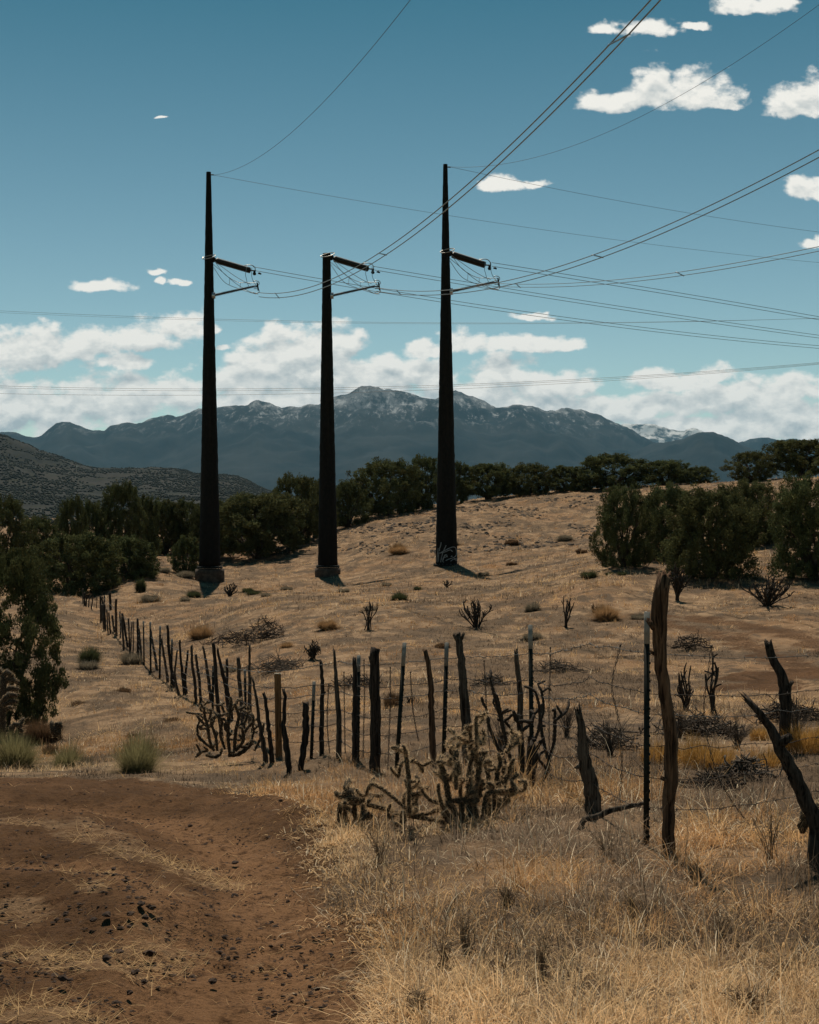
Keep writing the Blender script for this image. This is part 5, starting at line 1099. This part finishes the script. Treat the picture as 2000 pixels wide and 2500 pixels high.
def rock_mesh(r, size, squash=0.7):
    import bmesh
    bm = bmesh.new(); bmesh.ops.create_icosphere(bm, subdivisions=2, radius=1.0)
    off = r.uniform(0, 50, 3); st = r.uniform(0.75, 1.25, 3)
    for v in bm.verts:
        n = fbm(np.array(v.co.x * 1.4 + off[0]), np.array(v.co.y * 1.4 + v.co.z * 1.7 + off[1]), 3, 3)
        v.co = Vector((v.co.x * st[0], v.co.y * st[1], v.co.z * squash)) * (0.25 + 1.5 * float(n)) * size
    me = bpy.data.meshes.new('rock'); bm.to_mesh(me); bm.free(); return me
RK = [(365,2329,28,'largest dark lava rock on the road, in the lower left'),(330,2374,21,'dark rock just below the largest one'),(353,2396,18,'dark rock second below the largest one'),(292,2323,18,'dark rock left of the largest one'),(260,2339,22,'dark rock farthest left in the row beside the largest one'),(155,2390,28,'broad flat dark rock in the lower left straw'),(316,2424,20,'dark rock below the chain under the largest one'),(520,2396,22,'dark rock by itself in the middle of the wheel rut'),(708,2382,18,'dark rock near the right side of the road bottom'),(345,2207,20,'first rock of the dark cluster on the road mound'),(372,2216,24,'biggest rock of the dark cluster on the road mound'),(318,2232,18,'lower left rock of the dark cluster on the mound'),(355,2240,17,'lower right rock of the dark cluster on the mound'),(228,2246,17,'rock left of the dark cluster on the mound'),(262,2234,22,'flat rock between the cluster and the straw tuft'),(276,2122,13,'small dark rock on the crest of the straw trough'),(575,2106,12,'small dark rock high in the road bend'),(465,2016,12,'small dark rock just right of the straw trough top'),(685,1955,13,'small dark rock on the far outer edge of the bend')]
for i, (x, y, w, lab) in enumerate(RK):
    r = np.random.default_rng(900 + i); B = G(x, y); s = F / B[1]; me = rock_mesh(r, w / 2 / s * 1.0, 0.55); me.materials.append(M['rock'])
    o = link('lava_rock', me); o.location = B + np.array([0, 0, w / s * 0.05]); o.rotation_euler = (0, 0, r.uniform(0, 6)); tag(o, lab, 'rock', 'lava rocks on the dirt road')
def gravel():
    r = np.random.default_rng(77); n = 12000
    tet = np.array([(1, 0, -.4), (-.5, .87, -.4), (-.5, -.87, -.4), (.4, .5, .6), (-.6, 0, .5), (.3, -.6, .55)]); tf = np.array([(0, 1, 3), (1, 4, 3), (1, 2, 4), (2, 5, 4), (2, 0, 5), (0, 3, 5), (3, 4, 5)])
    D = np.exp(r.uniform(math.log(3.8), math.log(15), n * 2)); u = r.uniform(-0.42, 0.05, n * 2); x, y = u * D, D
    k = road_mask(x, y) & (fbm(x * 1.5, y * 1.5, 3, 9) > 0.36); x, y = x[k][:n], y[k][:n]; m = len(x)
    z = H(x, y) - 0.03; sz = 0.003 + 0.011 * r.random(m) ** 5
    V = np.stack([x, y, z], 1)[:, None] + tet[None] * sz[:, None, None] * r.uniform(0.5, 1.5, (m, 6, 3)) * np.array([1.3, 1, .6])
    o = Buf().add(V.reshape(-1, 3), None, (tf[None] + (np.arange(m) * 6)[:, None, None]).reshape(-1, 3)).build('gravel', M['rock']); tag(o, 'small dark stones and clods strewn over the dirt road', 'gravel', None, 'stuff')
gravel()
def rubble():
    r = np.random.default_rng(78); n = 1500
    tet = np.array([(1, 0, -.4), (-.5, .87, -.4), (-.5, -.87, -.4), (.4, .5, .6), (-.6, 0, .5), (.3, -.6, .55)]); tf = np.array([(0, 1, 3), (1, 4, 3), (1, 2, 4), (2, 5, 4), (2, 0, 5), (0, 3, 5), (3, 4, 5)])
    y = r.uniform(98, 132, n * 6); x = (r.uniform(820, 1500, n * 6) - CX) / F * y
    k = (fbm(x * 0.35, y * 0.22, 4, 19) > 0.56); x, y = x[k][:n], y[k][:n]; m = len(x); sz = 0.06 + 0.26 * r.random(m) ** 2.5
    V = np.stack([x, y, H(x, y)], 1)[:, None] + tet[None] * sz[:, None, None] * r.uniform(0.6, 1.4, (m, 6, 3)) * np.array([1, 1, .6])
    o = Buf().add(V.reshape(-1, 3), None, (tf[None] + (np.arange(m) * 6)[:, None, None]).reshape(-1, 3)).build('rubble', M['rubble']); tag(o, 'dark broken rock scattered over the knoll slope', 'rubble', None, 'stuff')
rubble()

# ------------------------------------------------------------------ dry grass
PAL = np.array([(0.66, 0.455, 0.235), (0.54, 0.360, 0.185), (0.42, 0.240, 0.105), (0.24, 0.175, 0.115), (0.86, 0.72, 0.51), (0.56, 0.345, 0.150)])
def grass(name, label, seed, D0, D1, ntuft, per, len0, len1, wd, spread, seg, pale=0.04, hook=0.10, mode='field', dead=False, dim=1.0):
    r = np.random.default_rng(seed)
    D = np.exp(r.uniform(math.log(D0), math.log(D1), ntuft)); u = r.uniform(-0.36, 0.36, ntuft); x, y = u * D, D
    px = u * F + CX
    dens = fbm(x * 0.9, y * 0.9, 4, 41) + 0.14 * (1 - sstep(0.3, 1.3, segdist(x, y, [(p[0], p[1]) for p in LINE])))
    bare = road_mask(x, y) | (track_mask(x, y) > 0.34)
    keep = ~bare & (dens + r.uniform(-.12, .12, ntuft) > (0.45 if mode == 'field' else 0.43)) & (r.random(ntuft) > np.where(y < 11, 0.55, 0.8) * dead_field(x, y)) if not dead else ~bare & (dead_field(x, y) > r.uniform(0.15, 0.7, ntuft))
    x, y, px = x[keep], y[keep], px[keep]
    if mode == 'near' and not dead:      # fringe hanging over the road edge
        e = smooth_path([(p[0], p[1], 0) for p in ROAD[1:11]], 420)[:, :2]; e = np.vstack([e + r.normal(0, 0.10, e.shape) + (0.10, 0.03), e + r.normal(0, 0.22, e.shape) + (0.28, 0.06)]); e = e[e[:, 1] > 3.6]
        x = np.r_[x, e[:, 0]]; y = np.r_[y, e[:, 1]]; px = np.r_[px, np.full(len(e), 760.0)]
    n = len(x)
    # tall near the fence on the right, grazed short on the left field and further off
    tall = np.clip(0.30 + 0.7 * np.where(y < 11.5, sstep(620, 960, px), sstep(700, 1250, px)), 0, 1) * (1 - 0.45 * sstep(10, 16, y)) 
    fx = 1 - sstep(0.2, 0.9, segdist(x, y, [(p[0], p[1]) for p in LINE])); tall = np.clip(tall + 0.35 * fx, 0.5, 1.1)
    hv = 0.55 + 0.9 * fbm(x * 0.6 + 9, y * 0.6, 3, 43)
    tint = fbm(x * 0.35, y * 0.35, 3, 45); ci = np.clip(((tint - 0.5) * 3.2 + 0.42 + r.normal(0, 0.20, n)) * 4, 0, 3.99).astype(int)
    order_ = np.array([0, 1, 5, 2]); tc = PAL[order_[ci]] * r.uniform(0.72, 1.2, (n, 1)) * (0.72 + 0.56 * fbm(x * 0.5, y * 0.5 + 70, 3, 49))[:, None]
    g = (fbm(x * 0.8 + 33, y * 0.8, 3, 47) > 0.62) | (r.random(n) < 0.12); tc[g] = PAL[3] * r.uniform(0.6, 1.2, (int(g.sum()), 1))
    tc = tc * ((dim * 1.03, dim * 0.99, dim) if y.min() > 12 else (dim * 1.0, dim * 1.02, dim * 1.10))
    if dead: tc = np.array([(0.12, 0.085, 0.058), (0.20, 0.145, 0.098), (0.060, 0.045, 0.033)])[r.integers(0, 3, n)] * r.uniform(0.8, 1.3, (n, 1))
    k = np.repeat(np.arange(n), per); N = len(k); big = r.lognormal(0, 0.38, n).clip(0.5, 2.0); loose = r.random(n)
    off = r.normal(0, 1, (N, 2)) * spread * (0.5 + 0.9 * loose[k, None]) * (1 + 1.5 * (r.random((N, 1)) < 0.15)); X = x[k] + off[:, 0]; Yy = y[k] + off[:, 1]
    ok = (~road_mask(X, Yy) | (r.random(N) < 0.45)) if D0 < 18 else np.ones(N, bool)
    k, X, Yy, off = k[ok], X[ok], Yy[ok], off[ok]; N = len(k)
    root = np.stack([X, Yy, H(X, Yy) - 0.015], 1)
    L = (len0 + (len1 - len0) * r.random(N) ** 1.6) * tall[k] * hv[k] * big[k]
    az = np.arctan2(off[:, 1], off[:, 0]) + r.normal(0, 0.7, N); lean = np.clip(0.15 + 0.5 * np.hypot(off[:, 0], off[:, 1]) / spread + r.normal(0, 0.3, N) + 0.3 * loose[k], 0, 1.5); curl = r.normal(0.9, 0.9, N)
    hk = r.random(N) < hook; curl[hk] = r.uniform(2.0, 4.2, hk.sum()); L[hk] *= 1.15
    flat_ = r.random(N) < 0.28; lean[flat_] = r.uniform(1.0, 1.5, flat_.sum())
    c = tc[k] * r.uniform(0.75, 1.25, (N, 1)); pl = r.random(N) < pale; c[pl] = PAL[4] * r.uniform(0.85, 1.12, (pl.sum(), 1))
    w_ = np.clip(wd * r.uniform(0.6, 1.3, N), 0, None) * np.maximum(1, Yy / (D0 * 1.35))
    v, q, cc = blades(N, r, root, L, w_, lean, curl, c, seg, az)
    o = Buf().add(v, q, None, cc).build(name, M['blade']); tag(o, label, 'grass', None, 'stuff')
grass('dry_grass', 'tall blond curling dry grass in the lower right and along the fence', 1, 3.7, 10.5, 5200, 40, 0.045, 0.185, 0.0034, 0.055, 4, 0.10, 0.16, 'near', dim=1.15)
grass('dry_grass', 'dry grass around the fence foot and the road bend', 2, 10, 22, 6000, 26, 0.06, 0.27, 0.0055, 0.09, 3, 0.07, 0.10, dim=1.0)
grass('dry_grass', 'short dry grass over the middle of the field', 3, 21, 60, 14000, 20, 0.07, 0.34, 0.011, 0.13, 2, 0.06, 0.0, dim=0.94)
grass('dry_grass', 'sparse tufts of dry grass on the knoll and around the poles', 4, 58, 150, 15000, 14, 0.14, 0.55, 0.025, 0.24, 2, 0.05, 0.0, dim=0.90)
grass('dead_stems', 'dark dead stems and litter among the grass near the fence', 11, 4.5, 22, 8000, 18, 0.04, 0.17, 0.0040, 0.10, 3, 0.0, 0.0, dead=True)
grass('dead_stems', 'patches of dark dead stems over the field', 12, 21, 60, 16000, 14, 0.05, 0.24, 0.012, 0.16, 2, 0.0, 0.0, dead=True)
grass('dead_stems', 'dark dead brush patches on the knoll slope and round the poles', 13, 58, 145, 8000, 12, 0.12, 0.5, 0.03, 0.30, 2, 0.0, 0.0, dead=True)
def straw():
    """bleached straw lying in the troughs of the road"""
    r = np.random.default_rng(9); n = 90000
    D = np.exp(r.uniform(math.log(3.8), math.log(12.5), n)); u = r.uniform(-0.40, 0.03, n); x, y = u * D, D
    m = straw_mask(x, y) * sstep(0.40, 0.58, fbm(x * 2.2 + 5, y * 4.5, 4, 88)); k = road_mask(x, y) & (r.random(n) < m * 0.3 + 0.007); x, y = x[k], y[k]; N = len(x)
    root = np.stack([x, y, H(x, y) - 0.035 + r.uniform(0, 0.015, N)], 1); col = PAL[np.where(r.random(N) < 0.5, 0, 1)] * r.uniform(0.75, 1.2, (N, 1)); L = r.uniform(0.03, 0.12, N)
    v, q, c = blades(N, r, root, L, r.uniform(0.002, 0.0036, N) * np.maximum(1, y / 6), np.clip(r.normal(1.25, 0.3, N), 0.2, 1.6), r.normal(0, 0.5, N), col, 2, r.normal(0.35, 0.7, N) + np.where(r.random(N) < .5, 0, math.pi))
    o = Buf().add(v, q, None, c).build('straw_litter', M['blade']); tag(o, 'flattened pale straw lying in patches on the dirt road', 'straw', None, 'stuff')
straw()
def weeds():
    """a few thin dry forbs standing above the near grass"""
    W = [(1140,2330,60,110,'thin dark weed standing by itself in the lower middle, right of the road'),(1085,2360,50,70,'bare twiggy weed left of the thin dark one by the road'),(1320,2390,60,110,'twiggy reddish weed in the grass below the pale flattened patch'),(1490,2100,110,80,'low grey-brown shrub in the grass left of the near steel post'),(1880,2100,120,150,'wispy reddish weed in front of the leaning black log'),(930,2110,140,90,'brown seed-head weeds under the sprawling cholla, at the road edge'),(1545,2240,40,60,'small dark stalk in the pale grass of the lower right'),(1240,2210,70,40,'dark matted tuft among the pale grass, lower middle'),(1760,2290,140,50,'grey matted clump in the lower right grass'),(1900,2390,120,50,'grey clump close to the lower right corner'),(1830,2470,160,60,'dark hollow of dead stalks at the bottom edge, lower right'),(1020,2470,70,40,'little grey clump at the bottom edge beside the road'),
       (1490,1845,170,110,'wide bare tangle of thin dead twigs behind the kinked stay'),(1660,1800,130,90,'bare twiggy shrub directly behind the tall thick post'),(1800,1830,150,95,'bare twiggy shrub between the long slack stay and the leaning black log'),(1945,1800,130,100,'bare twiggy shrub behind the forked log, at the right edge'),(1225,1850,120,120,'thin bare brambles between the two-pronged post and the bare cholla'),(1385,1800,110,100,'thin bare brambles left of the leaning pointed stump')]
    for i, (x, y, w, h, lab) in enumerate(W):
        r = np.random.default_rng(300 + i); B = G(x, y); s = F / B[1]; b = Buf(); n = (14 if h > 60 else 22) if i < 12 else 60
        for _ in range(n):
            a = r.uniform(0, 2 * math.pi); q_ = r.random(); e = np.array([math.cos(a) * w / 2 / s * q_, math.sin(a) * w / 2 / s * q_, h / s * r.uniform(0.5, 1.0)])
            pts = smooth_path([r.normal(0, .015, 3) * (1, 1, 0), e * (0.35, 0.35, 0.5) + r.normal(0, .012, 3), e], 8); v, q, t = tube(pts, np.linspace(0.0026, 0.0012, 8), 4); b.add(v, q, t)
            for _ in range(5):
                j = r.integers(3, 8); d = r.normal(0, 1, 3); d[2] = abs(d[2]); d /= np.linalg.norm(d); v, q, t = tube(resample([pts[j], pts[j] + d * r.uniform(.02, .06)], 3), 0.0013, 3); b.add(v, q, t)
        o = b.build('dry_weed', M['weed' if i < 12 else 'twig']); o.location = B; tag(o, lab, 'weed', 'dry weeds standing in the near grass')
weeds()

# ------------------------------------------------------------------ air
def haze():
    x0, x1, y0, y1, z0, z1 = -15500, 15500, -60, 25500, -14, 1900
    v, q = box(x0, x1, y0, y1, z0, z1); m = bpy.data.materials.new('thin_blue_air'); m.use_nodes = True; nt = m.node_tree; nt.nodes.clear()
    out = nd(nt, 'ShaderNodeOutputMaterial'); pv = nd(nt, 'ShaderNodeVolumePrincipled')
    pv.inputs['Color'].default_value = (0.30, 0.69, 0.98, 1); pv.inputs['Density'].default_value = HAZE; pv.inputs['Anisotropy'].default_value = 0.0
    nt.links.new(pv.outputs[0], out.inputs['Volume'])
    o = Buf().add(v, q).build('haze', m); tag(o, 'thin blue haze over the whole valley', 'haze', None, 'stuff')
HAZE = 1.65e-5
haze()
